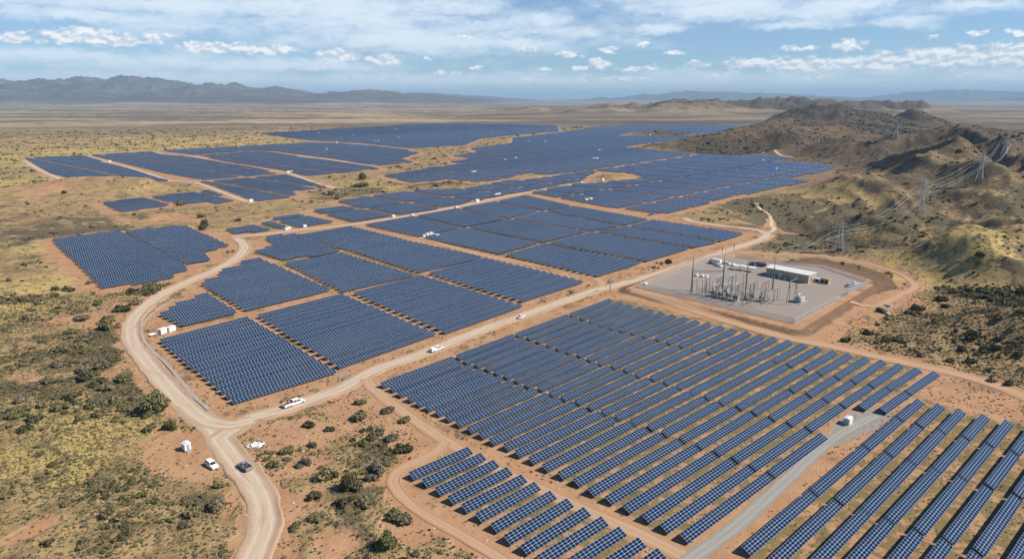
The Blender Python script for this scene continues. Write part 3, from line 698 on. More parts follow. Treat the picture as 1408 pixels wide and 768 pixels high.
for i, (l, r) in enumerate(zip(AL, AR)):
    a, b = g(*l, ZH), g(*r, ZH); az = math.atan2(b[0]-a[0], b[1]-a[1]); a, b = edge_to_centre(a, az), edge_to_centre(b, az)
    fmt = lambda k, i=i: 'blue panel table, %s segment from left in the %s row below the main road' % (ordw(k), ordw(i+1))
    if i == 23:
        m0, m1 = edge_to_centre(g(1128, 593.5, ZH), az), edge_to_centre(g(1180, 556, ZH), az)
        split_row(a, m0, CUTS_A, 1.1, fmt, GA)
        for c0, c1, nm in ((m1, edge_to_centre(g(1215.5, 531, ZH), az), 'lower'), (edge_to_centre(g(1217, 530, ZH), az), b, 'upper')):
            add_table(c0, c1, 'tilted blue panel table, %s of the two in line above the gravel pad' % nm, GA)
    elif i == 22:
        split_row(a, b, CUTS_A, 1.1, fmt, GA)
    else: split_row(a, b, CUTS_A, 1.1 if i > 5 else 1.6, fmt, GA)
az = R(53)
for c0, c1, nm in ((g(1209,560,ZH), g(1242.5,536.5,ZH), 'lower'), (g(1244,535.5,ZH), g(1283.5,509.2,ZH), 'upper')):
    add_table(edge_to_centre(c0, az), edge_to_centre(c1, az), 'blue panel table, %s of the two ending right of the gravel pad' % nm, GA)
BLp = [(561.5,648.5),(578,659),(596,670.5),(613.3,682),(632.5,693),(651.5,706),(672.5,719.7),(692.5,734.7),(715.5,748.5),(737.5,763),(761,779),(786,796),(812,814)]
BRp = [(643,613.5),(662,621.5),(680,630.5),(698,640.5),(717.5,651),(736,661),(757.5,672.7),(778.7,684.3),(802,696.5),(825.7,709.3),(850.7,723),(877.5,737.2),(904,752.3)]
for i, (l, r) in enumerate(zip(BLp, BRp)):
    a, b = g(*l, ZH), g(*r, ZH); az = math.atan2(b[0]-a[0], b[1]-a[1])
    add_table(edge_to_centre(a, az), edge_to_centre(b, az), 'short table of blue panels, %s from the top in the small foreground block' % ordw(i+1), 'short tables of the small foreground block')
CE = [(1261,547),(1288.5,553.7),(1317,560.5),(1349.7,568),(1382,575.5),(1416,583.5),(1452,592),(1492,601),(1535,611)]
C2 = [(1183.7,612),(1214.7,621.5),(1247,632),(1279.7,642.5),(1316,653.5),(1352,664.7),(1391,677),(1434,690.5),(1480,705)]
CUTS_C = [G(l, 1.5) for l in ([(1215,569),(1236,575),(1261,583.5),(1291,592),(1325,600.5),(1355,609.5),(1389,620),(1425,631),(1470,645),(1530,662)], [(1160,604),(1186,613),(1218,623),(1250,633.5),(1283,644),(1319,655),(1355,666.5),(1394,679),(1440,694),(1500,713)],
                          [(1085,664),(1116,676),(1149,687),(1184,700),(1221,714),(1262,729),(1306,745),(1355,763),(1410,783)])]
GC = 'tables of the near right field beyond the gravel lane'
c0a = g(1021.7, 751, ZH)
for i, (e, m_) in enumerate(zip(CE, C2)):
    b, mm = g(*e, ZH), g(*m_, ZH); d = (b-mm)/np.hypot(*(b-mm)); az = math.atan2(*d)
    st_l = c0a+unit(R(136))*(5.75*i); tt = (st_l-mm)@d; a = mm+d*tt
    split_row(edge_to_centre(a, az), edge_to_centre(b, az), CUTS_C, 1.0, lambda k, i=i: 'broad panel table, %s segment from bottom in the %s row right of the gravel lane' % (ordw(k), ordw(i+1)), GC)
# blocks between the roads: four corners each
def quad_block(q, label, group, legs=False, pitch=5.5, gap=0.0, n=None, inset=0.0):
    a, b, c, d = G(q, 1.4); dep = .5*(abs(np.cross((b-a)/np.hypot(*(b-a)), d-a))+abs(np.cross((b-a)/np.hypot(*(b-a)), c-a)))
    n = n or max(2, round(dep/pitch))
    for i in range(n):
        f = (i+.5)/n if not inset else (i+.95)/(n+.9); p, q_ = a+(d-a)*f, b+(c-b)*f; u_ = (q_-p)/np.hypot(*(q_-p)); p, q_ = p+u_*inset, q_-u_*inset
        add_table(p, q_, 'long panel row, %s from the top in %s' % (ordw(i+1), label), group, legs)
def seg_in(poly, az, pitch, holes=(), extra=None, step=1.5, phase=0.0, minlen=6.0):
    d = unit(az); nrm = unit(az+math.pi/2); tt = poly@nrm; ss = poly@d; out = []
    s = np.arange(ss.min()-step, ss.max()+step, step)
    for q, t_ in enumerate(np.arange(math.floor(tt.min()/pitch)*pitch+phase, tt.max(), pitch)):
        x = d[0]*s+nrm[0]*t_; y = d[1]*s+nrm[1]*t_; k = inpoly(x, y, poly)
        for h in holes: k &= ~inpoly(x, y, h)
        if extra is not None: k &= extra(x, y)
        e = np.flatnonzero(np.diff(np.concatenate([[0], k.astype(int), [0]])))
        for a_, b_ in zip(e[::2], e[1::2]):
            if (b_-a_)*step > minlen: out.append((t_, (x[a_], y[a_]), (x[b_-1], y[b_-1])))
    return out
GM = 'long panel rows of the middle blocks'
quad_block([(218.7,466.5),(338.7,435.2),(466.5,511),(322,554.5)], 'the front left block by the road junction', GM)
quad_block([(352.6,432.8),(469.6,403.5),(602,459),(469,505.5)], 'the block right of the front left one', GM)
quad_block([(484.3,402),(578.4,378),(721.5,420.3),(615,457.8)], 'the third block along the main dirt road', GM)
quad_block([(587.8,374.7),(667,353.8),(806,387),(719.6,414.2)], 'the fourth block along the main road', GM)
quad_block([(392,361),(469.3,347.5),(571.5,377.8),(472,400.5)], 'the second tier block above the third', GM)
quad_block([(485,344.7),(556.5,329.7),(666,353),(576.6,374)], 'the block left of the narrow track', GM)
quad_block([(409,323.3),(482.5,310.9),(556,329),(484.3,344.5)], 'the block touching the northern road bend', GM)
def poly_block(key, azd, label, group, pitch=5.5):
    P = FP[key]; k = 0; last = None
    segs = seg_in(P, R(azd), pitch, phase=pitch*.5)
    for t_, a, b in segs:
        if t_ != last: k += 1; last = t_
        add_table(a, b, 'long panel row, %s from the top in %s' % (ordw(k), label), group, False)
FP['M7A'] = G([(346,348),(378,340),(363,328),(406,322.8),(470.5,347),(391.5,360)])
FP['WA'] = G([(71,331),(166,320),(253,363),(260.7,373.5),(239,377),(241,383.5),(140,399.5)]); FP['WB'] = G([(169.5,319.7),(256,312),(316,338.5),(281,350),(292,360),(258,366.5)])
poly_block('M2', 41, 'the small block beside the white cabins', GM)
poly_block('M3', 41, 'the stepped block above the small one', GM)
poly_block('M7A', 41, 'the stepped block under the road bend', GM)
poly_block('WA', 42, 'the left part of the west block', GM)
poly_block('WB', 42, 'the right part of the west block', GM)
g4 = [[(495.7,308.7),(569,296),(629.5,285.5),(682,276),(722.7,267.5)], [(577,325.5),(638,312),(700,300.5),(745,289),(790,282.5)], [(688,350),(748,333.5),(814,317.8),(860,310),(896.5,301)], [(823.5,381.3),(892.5,360),(956.5,341),(995,332.5),(1030,320.6)]]
names = ['back', 'middle', 'front']
for r_ in range(3):
    for c_ in range(4):
        q = G([g4[r_][c_], g4[r_][c_+1], g4[r_+1][c_+1], g4[r_+1][c_]], 1.4); cc = q.mean(0)
        qq = [topx(p_[0], p_[1], 1.4) for p_ in q]
        quad_block(qq, '%s block %s of the right wedge' % (names[r_], ordw(c_+1)), 'long panel rows right of the narrow track', inset=2.4)
print('tables', len(TABLES))
# the far fields
ROADL = [(L, hw) for k, (L, hw) in RL.items() if k in ('north', 'far_f', 'far_b', 'far_c', 'far_d', 'far_e', 'far_g', 'aisle')]
FAR = []
AZF = R(42.5); dF, nF = unit(AZF), unit(AZF+math.pi/2)
def aisles(x, y):
    s = x*dF[0]+y*dF[1]; t_ = x*nF[0]+y*nF[1]
    k = (((s+7) % 53.5) > 5.5)
    for L, hw in ROADL:
        k &= dpoly(x, y, L[::3] if len(L) > 30 else L) > hw+2.5
    return k
for key in ('S1', 'S2', 'F1', 'FW1', 'FW2', 'FW3', 'FW4', 'FN1', 'FN2', 'FN3', 'FE'):
    for t_, a, b in seg_in(FP[key], AZF, 5.5, HP, aisles, step=2.0):
        if (t_+4) % 88 < 6.5: continue
        a_, b_ = np.array(a), np.array(b)
        cxy = (a_+b_)/2
        FAR.append((a_, b_))
print('far rows', len(FAR))
TABLES.sort(key=lambda d: -d['rank'])
IND, REST = TABLES[:300], TABLES[300:]
for T in IND:
    a, b = T['a'], T['b']; L = np.hypot(*(b-a)); n = max(2, int(round((L-.05)/MOD))); c = (a+b)/2; az = math.atan2(b[0]-a[0], b[1]-a[1])
    if n not in _cache: _cache[n] = (slab_mesh(n), frame_mesh(n))
    root = empty('solar_table', (c[0], c[1], random.uniform(-.05, .05)), math.pi/2-az+random.gauss(0, .0016)); root.rotation_euler.x = random.gauss(0, .011); tag(root, T['label'], 'solar table', T['group'])
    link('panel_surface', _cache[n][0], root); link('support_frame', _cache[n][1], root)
    if T['legs']:
        k = max(2, round(n*MOD/6.5)+1)
        for q in range(k): link('leg', LEG, root, (-n*MOD/2+.8+(n*MOD-1.6)*q/(k-1), 0, 0))
    else:
        pass
# everything beyond the largest three hundred: one sheet of rows
segs = [(t_['a'], t_['b']) for t_ in REST]+FAR
Aa = np.array([s_[0] for s_ in segs]); Bb = np.array([s_[1] for s_ in segs]); Ls = np.hypot(*(Bb-Aa).T); D = (Bb-Aa)/Ls[:, None]; Nn = np.stack([D[:, 1], -D[:, 0]], 1)
k = len(segs); zz = np.maximum(H((Aa[:, 0]+Bb[:, 0])/2, (Aa[:, 1]+Bb[:, 1])/2), 0)*0
lo_a, lo_b, hi_a, hi_b = Aa+Nn*CY, Bb+Nn*CY, Aa-Nn*CY, Bb-Nn*CY
def col3(P, z): return np.column_stack([P, np.full(len(P), z)])
Vf = np.stack([col3(lo_a, ZLOW), col3(lo_b, ZLOW), col3(hi_b, ZH), col3(hi_a, ZH), col3(lo_a, ZLOW-.05), col3(lo_b, ZLOW-.05), col3(hi_b, ZH-.05), col3(hi_a, ZH-.05)], 1).reshape(-1, 3)
base = np.array([(0,1,2,3), (7,6,5,4), (4,5,1,0), (5,6,2,1), (6,7,3,2), (7,4,0,3)])
Ff = (np.arange(k)[:, None, None]*8+base[None]).reshape(-1, 4)
uvf = np.full((k, 6, 4, 2), .02); nm = np.round(Ls/MOD); uvf[:, 0, 1, 0] = nm; uvf[:, 0, 2, 0] = nm; uvf[:, 0, 0] = 0; uvf[:, 0, 1, 1] = 0; uvf[:, 0, 2, 1] = 4; uvf[:, 0, 3] = (0, 4)
mi = np.tile([0,1,1,1,1,1], k)
# posts under them
PV, PF = [], []
base8 = np.array([(0,1,5,4),(1,2,6,5),(2,3,7,6),(3,0,4,7)])
pp = []
for (a, b), L in zip(segs, Ls):
    m_ = max(2, int(L/9)+1)
    if np.hypot(*a) > 1100: continue
    for q in range(m_): pp.append(a+(b-a)*((q+.08)/(m_-.84)))
pp = np.array(pp); w = .09
cs = np.array([(-w,-w),(w,-w),(w,w),(-w,w)])
pv = np.concatenate([np.concatenate([pp[:, None]+cs[None], np.full((len(pp), 4, 1), -.1)], 2), np.concatenate([pp[:, None]+cs[None], np.full((len(pp), 4, 1), 1.3)], 2)], 1).reshape(-1, 3)
pf = (np.arange(len(pp))[:, None, None]*8+base8[None]).reshape(-1, 4)+len(Vf)
Vall = np.vstack([Vf, pv]); Fall = np.vstack([Ff, pf]); uva = np.concatenate([uvf.reshape(-1, 2), np.full((len(pf)*4, 2), .02)]); mia = np.concatenate([mi, np.full(len(pf), 1)])
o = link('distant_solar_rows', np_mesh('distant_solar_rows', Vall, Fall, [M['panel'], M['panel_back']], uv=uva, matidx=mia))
tag(o, 'sea of blue panel rows reaching to the horizon beyond the near blocks', 'solar rows', kind='stuff')
# ---------------------------------------------------------------- small mesh builder
class MB:
    def __init__(s): s.V = []; s.F = []
    def add(s, V, F):
        b = len(s.V); s.V += [tuple(v) for v in V]; s.F += [tuple(i+b for i in f) for f in F]; return s
    def box(s, x0, x1, y0, y1, z0, z1, bev=0.0):
        if bev <= 0:
            return s.add([(x0,y0,z0),(x1,y0,z0),(x1,y1,z0),(x0,y1,z0),(x0,y0,z1),(x1,y0,z1),(x1,y1,z1),(x0,y1,z1)],
                  [(0,3,2,1),(4,5,6,7),(0,1,5,4),(1,2,6,5),(2,3,7,6),(3,0,4,7)])
        bm = bmesh.new(); bmesh.ops.create_cube(bm, size=1.0)
        for v in bm.verts: v.co = Vector(((x0+x1)/2+v.co.x*(x1-x0), (y0+y1)/2+v.co.y*(y1-y0), (z0+z1)/2+v.co.z*(z1-z0)))
        bmesh.ops.bevel(bm, geom=bm.edges[:], offset=bev, segments=2, affect='EDGES')
        bm.verts.index_update(); s.add([v.co[:] for v in bm.verts], [[v.index for v in f.verts] for f in bm.faces]); bm.free(); return s
    def tube(s, a, b, r0, r1=None, n=6, cap=True):
        r1 = r0 if r1 is None else r1; a, b = Vector(a), Vector(b); d = (b-a).normalized()
        u = d.orthogonal().normalized(); v = d.cross(u); V = []
        for c, r in ((a, r0), (b, r1)):
            for k in range(n): t_ = math.tau*k/n; V.append(tuple(c+u*(r*math.cos(t_))+v*(r*math.sin(t_))))
        F = [(k, (k+1) % n, n+(k+1) % n, n+k) for k in range(n)]
        if cap: F += [tuple(range(n))[::-1], tuple(range(n, 2*n))]
        return s.add(V, F)
    def loft(s, secs):
        """sections: lists of equal numbers of points, closed rings"""
        n = len(secs[0]); V = [p_ for q in secs for p_ in q]; F = []
        for i in range(len(secs)-1):
            for k in range(n): F.append((i*n+k, i*n+(k+1) % n, (i+1)*n+(k+1) % n, (i+1)*n+k))
        F += [tuple(range(n))[::-1], tuple(range((len(secs)-1)*n, len(secs)*n))]
        return s.add(V, F)
    def quad(s, *p_): return s.add(p_, [tuple(range(len(p_)))])
    def mesh(s, name, m, smooth_=False, fix=True):
        me = bpy.data.meshes.new(name); me.from_pydata(s.V, [], s.F); me.materials.append(m)
        if fix:
            bm = bmesh.new(); bm.from_mesh(me); bmesh.ops.recalc_face_normals(bm, faces=bm.faces); bm.to_mesh(me); bm.free()
        if not smooth_: me.shade_flat()
        return me
    def put(s, name, m, parent=None, loc=None, rz=None, **k): return link(name, s.mesh(name, m, **k), parent, loc, rz)
def at(px, py, z=0.0): q = g(px, py, z); return (float(q[0]), float(q[1]), z)
def heading(p, q, z=0.0): a, b = g(*p, z), g(*q, z); return math.atan2(b[1]-a[1], b[0]-a[0])
def gz(p): return (p[0], p[1], h1(p[0], p[1]))
# ---------------------------------------------------------------- vehicles (local +x is forward)
def ring(x, y, z0, z1, tuck=.0, sh=.12):
    return [(x, -y+sh*.5, z0), (x, -y, z0+sh), (x, -y, z0+(z1-z0)*.6), (x, -y+tuck, z1), (x, y-tuck, z1), (x, y, z0+(z1-z0)*.6), (x, y, z0+sh), (x, y-sh*.5, z0)]
def wheels(root, xs, w, r=.36):
    for x in xs:
        for sg in (-1, 1):
            b = MB(); b.tube((0, -.11, 0), (0, .11, 0), r, n=16); wh = b.put('wheel', M['rubber'], root, (x, sg*(w/2-.10), r))
            MB().tube((0, -.118, 0), (0, .118, 0), r*.58, n=12).put('rim', M['rim'], wh)
def lamps(root, xf, xr, w, zf, zr):
    for sg in (-1, 1):
        MB().box(xf-.03, xf+.03, sg*(w/2-.30)-.16, sg*(w/2-.30)+.16, zf-.07, zf+.07, .02).put('headlight', M['lamp'], root)
        MB().box(xr-.03, xr+.03, sg*(w/2-.18)-.09, sg*(w/2-.18)+.09, zr-.12, zr+.12, .02).put('tail_light', M['red'], root)
def greenhouse(root, x0, x1, x2, x3, w, zb, zt, paint):
    """rear foot, rear top, front top, front foot of the cabin"""
    hw, ht = w/2-.10, w/2-.26
    sec = lambda x, y, z: [(x, -y, z), (x, y, z)]
    b = MB(); b.add([(x0,-hw,zb),(x3,-hw,zb),(x3,hw,zb),(x0,hw,zb),(x1,-ht,zt),(x2,-ht,zt),(x2,ht,zt),(x1,ht,zt)], [(0,3,2,1),(4,5,6,7),(0,1,5,4),(1,2,6,5),(2,3,7,6),(3,0,4,7)])
    b.put('cabin', paint, root)
    MB().box(x1-.02, x2+.02, -ht-.01, ht+.01, zt, zt+.05, .02).put('roof', paint, root)
    def L(a, b_, f): return tuple(a[i]+(b_[i]-a[i])*f for i in range(3))
    def pane(name, a, b_, c, d, nrm, f0=.08, f1=.92, h0=.12, h1_=.88):
        p_ = []
        for (u, v) in ((f0, h0), (f1, h0), (f1, h1_), (f0, h1_)):
            q = L(L(a, b_, u), L(d, c, u), v); p_.append(tuple(q[i]+nrm[i]*.015 for i in range(3)))
        MB().quad(*p_).put(name, M['glass'], root, fix=False)
    pane('windscreen', (x3,-hw,zb), (x3,hw,zb), (x2,ht,zt), (x2,-ht,zt), (.6,0,.8), .05, .95)
    pane('rear_window', (x0,hw,zb), (x0,-hw,zb), (x1,-ht,zt), (x1,ht,zt), (-.6,0,.8), .08, .92)
    for sg in (-1, 1):
        mids = [(.06, .47), (.53, .94)]
        for f0, f1 in mids:
            pane('side_window', (x0,sg*hw,zb), (x3,sg*hw,zb), (x2,sg*ht,zt), (x1,sg*ht,zt), (0,sg,.1), f0, f1)
def car(name, label, cat, loc, rz, L=4.7, w=1.85, paint=None, suv=False, group=None):
    paint = paint or M['white']; root = empty(name, loc, rz); tag(root, label, cat, group); h = L/2
    zt = 1.72 if suv else 1.46; zb = 1.02 if suv else .92
    prof = [(-h, .45, .78), (-h+.12, .30, zb-.05), (-h+.9, .22, zb), (0, .22, zb), (h-1.25, .22, zb), (h-.35, .25, zb-.14), (h-.02, .38, zb-.30)]
    MB().loft([ring(x, w/2-(.08 if abs(x) > h-.2 else 0), a, b, .08) for x, a, b in prof]).put('body', paint, root)
    if suv: greenhouse(root, -h+.12, -h+.45, h-2.15, h-1.35, w, zb-.02, zt, paint)
    else: greenhouse(root, -h+.55, -h+1.25, h-2.2, h-1.35, w, zb-.02, zt, paint)
    wheels(root, (-h+.85, h-.9), w); lamps(root, h-.06, -h+.03, w, zb-.28, zb-.15); return root
def pickup(name, label, loc, rz, L=5.8, w=2.0, paint=None, load=None, canopy=False):
    paint = paint or M['white']; root = empty(name, loc, rz); tag(root, label, 'pickup truck'); h = L/2; zb = 1.12
    prof = [(-h, .5, zb-.02), (-h+.1, .36, zb), (0, .32, zb), (h-1.4, .32, zb), (h-.3, .36, zb-.08), (h-.02, .5, zb-.25)]
    MB().loft([ring(x, w/2-(.06 if x > h-.1 else 0), a, b, .05) for x, a, b in prof]).put('body', paint, root)
    xb = -h+L*.40
    greenhouse(root, xb, xb+.25, h-2.0, h-1.25, w, zb-.02, 1.86, paint)
    bl = MB(); bl.box(-h+.10, xb-.06, -w/2+.14, w/2-.14, zb-.01, zb+.02); bl.put('bed_liner', M['bed'], root)
    rl = MB()
    for a in ((-h+.02, xb, -w/2+.01, -w/2+.12), (-h+.02, xb, w/2-.12, w/2-.01), (-h+.02, -h+.10, -w/2+.12, w/2-.12)): rl.box(a[0], a[1], a[2], a[3], zb, zb+.30, .015)
    rl.put('bed_side', paint, root)
    if canopy: MB().box(-h+.12, xb-.08, -w/2+.13, w/2-.13, zb+.03, zb+.62, .08).put('canopy', paint, root)
    if load:
        l_ = MB()
        for q in range(load): x = -h+.5+q*.55; l_.box(x, x+.42, -.6+.2*(q % 2), .35+.2*(q % 3)*.5, zb+.03, zb+.35+.15*(q % 3), .03)
        l_.put('cargo', M['cargo'], root)
    wheels(root, (-h+1.1, h-1.0), w, .40); lamps(root, h-.06, -h+.03, w, zb-.30, zb-.1)
    MB().box(h-.04, h+.12, -w/2+.08, w/2-.08, .42, .62, .03).put('bumper', M['dark_steel'], root); return root
E_AZ = heading((387,564), (426,550))
pk = pickup('service_truck', 'long white service truck with a loaded bed on the main dirt road near the junction', at(404, 556), E_AZ, 7.6, 2.25, load=4)
pk['category'] = 'truck'
for x_ in (-1.1,):
    wheels(pk, (-1.6,), 2.25, .40)
pickup('pickup_truck', 'white canopied pickup driving in the middle of the straight dirt road', at(600.5, 481.5), heading((518,507.7), (593.5,481.4)), 6.6, 2.15, canopy=True)
car('car', 'small white car on the straight dirt road nearest the power pole', 'car', at(717, 436.5), heading((668.8,451.3), (744,425)), 4.8)
car('car', 'white off-road car parked on the bare lot beside the road bend', 'car', at(291.5, 641), heading((284,635), (300,647)), 5.0, 2.0, suv=True)
pickup('pickup_truck', 'grey pickup with an empty dark bed on the curving dirt road', at(337, 643.5), heading((346,650), (328,637)), 5.4, 2.0, paint=M['silver'])
# portable booth on the bare lot
b = empty('guard_booth', at(257, 618), heading((250,612), (262,622))); tag(b, 'tall white portable booth with a step standing on the bare lot', 'booth'); b.scale = (.85, .85, .85)
MB().box(-1.3, 1.3, -1.1, 1.1, .35, 2.7, .05).put('shell', M['white'], b)
MB().add([(-1.45,-1.25,2.7),(1.45,-1.25,2.7),(1.45,1.25,2.7),(-1.45,1.25,2.7),(-1.3,-.1,3.1),(1.3,-.1,3.1),(1.3,.1,3.1),(-1.3,.1,3.1)], [(0,3,2,1),(4,5,6,7),(0,1,5,4),(1,2,6,5),(2,3,7,6),(3,0,4,7)]).put('roof', M['roof_white'], b)
MB().box(-.9, .2, -1.13, -1.1, 1.5, 2.2).put('window', M['glass'], b)
d = MB().box(1.3, 1.34, -.4, .5, .4, 2.4).put('door', M['grey_box'], b); MB().box(1.34, 1.40, .32, .38, 1.3, 1.45).put('handle', M['dark_steel'], d)
MB().box(1.42, 2.5, -.7, .8, 0, .2, .02).box(1.42, 1.95, -.7, .8, .2, .38, .02).put('step', M['concrete'], b)
MB().box(-1.2, 1.2, -1.0, -.7, 0, .35).box(-1.2, 1.2, .7, 1.0, 0, .35).put('skid', M['dark_steel'], b)
# tarp heap
tv, tf = [], []; n_ = 14
for i in range(n_):
    for j in range(n_):
        x, y = (i/(n_-1)-.5)*4.6, (j/(n_-1)-.5)*2.6; r_ = (x/2.3)**2+(y/1.3)**2
        tv.append((x+.3*math.sin(j*1.3), y+.25*math.sin(i*1.1), max(.02, (1-r_)*.8+.35*math.sin(i*1.7)*math.cos(j*1.9)*max(0, 1-r_*.6)+.08*math.sin(i*5+j*3))))
for i in range(n_-1):
    for j in range(n_-1): tf.append((i*n_+j, (i+1)*n_+j, (i+1)*n_+j+1, i*n_+j+1))
tm = MB().add(tv, tf).mesh('tarp_heap', M['tarp']); q_ = at(351.5, 611.5); tag(link('tarp_heap', tm, None, (q_[0], q_[1], h1(q_[0], q_[1])), .1), 'crumpled white tarpaulin heap on red soil right of the junction', 'tarpaulin')
# dark off-road car and small trailer by the gate road
q_ = gz(g(1212, 429)); car('car', 'dark blue-black off-road car stopped on the gate road outside the substation', 'car', q_, heading((1204,427), (1219,432)), 5.6, 2.15, paint=M['black'], suv=True)
def flat_trailer(loc, rz, label, L=3.0, w=1.6):
    r_ = empty('flat_trailer', loc, rz); tag(r_, label, 'trailer')
    MB().box(-L/2, L/2, -w/2, w/2, .55, .68, .02).put('deck', M['white'], r_); MB().box(-L/2, L/2, -w/2, -w/2+.06, .68, .9).box(-L/2, L/2, w/2-.06, w/2, .68, .9).put('side_rail', M['white'], r_)
    MB().box(L/2, L/2+1.1, -.05, .05, .5, .6).put('drawbar', M['dark_steel'], r_)
    wheels(r_, (0,), w+.3, .33)
q_ = gz(g(1221, 432)); flat_trailer(q_, heading((1215,429), (1226,434)), 'low white trailer just behind the dark car outside the substation', 3.0)
q_ = gz(g(1221.5, 420.5)); flat_trailer(q_, heading((1214,418), (1226,421)), 'white flat trailer left beside the gate road above the dark car', 3.6)
# ---------------------------------------------------------------- inverter cabins
def cabin(loc, rz, label, s=1.0, doors=True, group='white equipment cabins of the solar field'):
    r_ = empty('inverter_cabin', loc, rz); tag(r_, label, 'equipment cabin', group)
    L, w, h = 3.4*s, 1.9*s, 2.1*s
    MB().box(-L/2-.4, L/2+.4, -w/2-.4, w/2+.4, -.1, .18).put('base_slab', M['concrete'], r_)
    MB().box(-L/2, L/2, -w/2, w/2, .18, h, .04).put('housing', M['cabin_white'], r_)
    MB().box(-L/2-.08, L/2+.08, -w/2-.08, w/2+.08, h, h+.12, .03).put('roof', M['roof_white'], r_)
    if doors:
        for x in (-L*.27, L*.05, L*.33):
            d = MB().box(x-.42*s, x+.42*s, -w/2-.03, -w/2, .35, h-.25).put('door', M['cabin_white'], r_); MB().box(x+.25*s, x+.32*s, -w/2-.06, -w/2-.03, 1.0, 1.2).put('handle', M['dark_steel'], d)
        MB().box(-L/2-.03, -L/2, -w*.32, w*.32, .6, h-.35).put('vent_grille', M['grey_box'], r_)
    return r_
rzf = math.pi/2-R(44)
# pad station at the end of the gravel lane
r_ = empty('pad_transformer', at(1166, 581.5), rzf); tag(r_, 'white pad transformer with a grey end on the gravel pad among the tables', 'transformer')
MB().box(-2.5, 2.3, -1.9, 1.7, -.1, .16, .02).put('base_slab', M['concrete'], r_)
MB().box(-1.7, 1.1, -.95, .95, .16, 2.1, .06).put('housing', M['cabin_white'], r_)
MB().add([(-1.8,-1.05,2.1),(1.2,-1.05,2.1),(1.2,1.05,2.1),(-1.8,1.05,2.1),(-1.7,-.05,2.38),(1.1,-.05,2.38),(1.1,.05,2.38),(-1.7,.05,2.38)], [(0,3,2,1),(4,5,6,7),(0,1,5,4),(1,2,6,5),(2,3,7,6),(3,0,4,7)]).put('roof', M['roof_white'], r_)
MB().box(-2.25, -1.7, -.85, .85, .16, 1.7, .05).put('radiator', M['grey_box'], r_)
MB().box(1.25, 1.9, -.6, .5, .16, 1.2, .04).put('switch_cabinet', M['tan_box'], r_)
cabin(at(224, 458), heading((219,460), (229,456)), 'white ridged cabin left of its twin beside the small panel block at the road bend', 1.1)
cabin(at(235.5, 455), heading((230,457), (241,453)), 'white cabin standing closest to the small panel block at the road bend', 1.05)
flat_trailer(at(211, 461), heading((206,462), (216,459)), 'small grey-white trailer left of the two white cabins at the road bend', 3.2)
NEARC = [(583,325.3,'leftmost of the white cabins in a row on the track junction'), (587.5,323.5,'second from the left of the white cabins in a row on the track junction'), (592.5,322.5,'middle one of the white cabins in a row on the track junction'),
 (597,324,'fourth from the left of the white cabins in a row on the track junction'), (601.5,325.2,'rightmost of the white cabins in a row on the track junction')]
for i, (x, y, lb) in enumerate(NEARC): cabin(at(x, y), rzf+.2*(i % 2), lb, .72+.08*(i % 3))
FARC = [(394,316),(397.5,314.8),(419,312.2),(151,222.8),(396,237.6),(401,237.2),(449.5,206.4),(438,184),(486,186.3),(544,178),(548,189.8),(610,181.3),(516,194.8),(521,194.9),(646,174.8),(649.5,238),(653,237.4),(694.5,220.9),(682,269.6),(686,268.8),(656,277.4),(628,286),
 (567.5,297),(541,298.6),(726.5,194.9),(750,195.8),(824,207.3),(816.5,219),(821,218.6),(709,218.3),(828.5,249.3),(799,252.6),(806,276.5),(812,275.4),(894,186),(1067,233.2),(1147,249.2),(345,277.3),(463,196.4),(1049,221.5)]
FARC.sort(key=lambda q: q[0])
for i, (x, y) in enumerate(FARC):
    q_ = gz(g(x, y)); far_ = q_[1] > 650
    cabin(q_, rzf, 'small white equipment cabin among distant panels, %s from the left' % ordw(i+1), 0.85 if not far_ else 1.2, not far_, 'white equipment cabins scattered over the distant panels')
# ---------------------------------------------------------------- substation
PZ = PADZ+.02
def up_height(px, py0, py1, z=PZ):
    q = g(px, py0, z); d = viewdir(px, py1); return CAM_H+d.z*q[1]/d.y-z
dn = ['leftmost', 'second', 'third', 'rightmost']
tops = []
for i, (x, y, yt) in enumerate([(950.7,399.5,349.5), (992.5,407,340.7), (1024,412.5,350.8), (1062,398,350.8)]):
    q = at(x, y, PZ); hgt = up_height(x, y, yt); r_ = empty('lightning_mast', q); tag(r_, 'tall slim steel mast, %s of the four over the switchyard' % (dn[i] if i in (0, 3) else dn[i]+' from the left'), 'mast', 'tall masts of the switchyard')
    MB().tube((0,0,.3), (0,0,hgt*.62), .44, .32, 8).tube((0,0,hgt*.62), (0,0,hgt*.86), .2, .14, 8).put('shaft', M['dark_steel'], r_)
    MB().tube((0,0,hgt*.86), (0,0,hgt), .08, .03, 6).put('spike', M['dark_steel'], r_)
    MB().tube((0,0,-.1), (0,0,.32), .6, .6, 12).put('footing', M['concrete'], r_)
    tops.append(Vector((q[0], q[1], PZ+hgt*.84)))
for (i, j, fz) in ((0, 1, .55),):
    a, b = tops[i].copy(), tops[j].copy(); a.z = PZ+(a.z-PZ)*.60; b.z = PZ+(b.z-PZ)*.60
    mb = MB()
    for dz in (0, .7): mb.tube(a+Vector((0,0,dz)), b+Vector((0,0,dz)), .08, n=5)
    for k in range(14):
        p0 = a.lerp(b, k/14); p1 = a.lerp(b, (k+1)/14); mb.tube(p0+Vector((0,0,.7*(k % 2))), p1+Vector((0,0,.7*((k+1) % 2))), .045, n=4)
    tag(mb.put('truss_beam', M['dark_steel']), 'long trussed steel beam joining the two left switchyard masts', 'beam')
def insulator(mb, x, y, z0, z1, r=.10):
    n = max(3, int((z1-z0)/.22)); mb.tube((x,y,z0), (x,y,z1), r*.5, n=6)
    for k in range(n): z = z0+(z1-z0)*(k+.5)/n; mb.tube((x,y,z-.04), (x,y,z+.04), r*1.5, r*.8, 8)
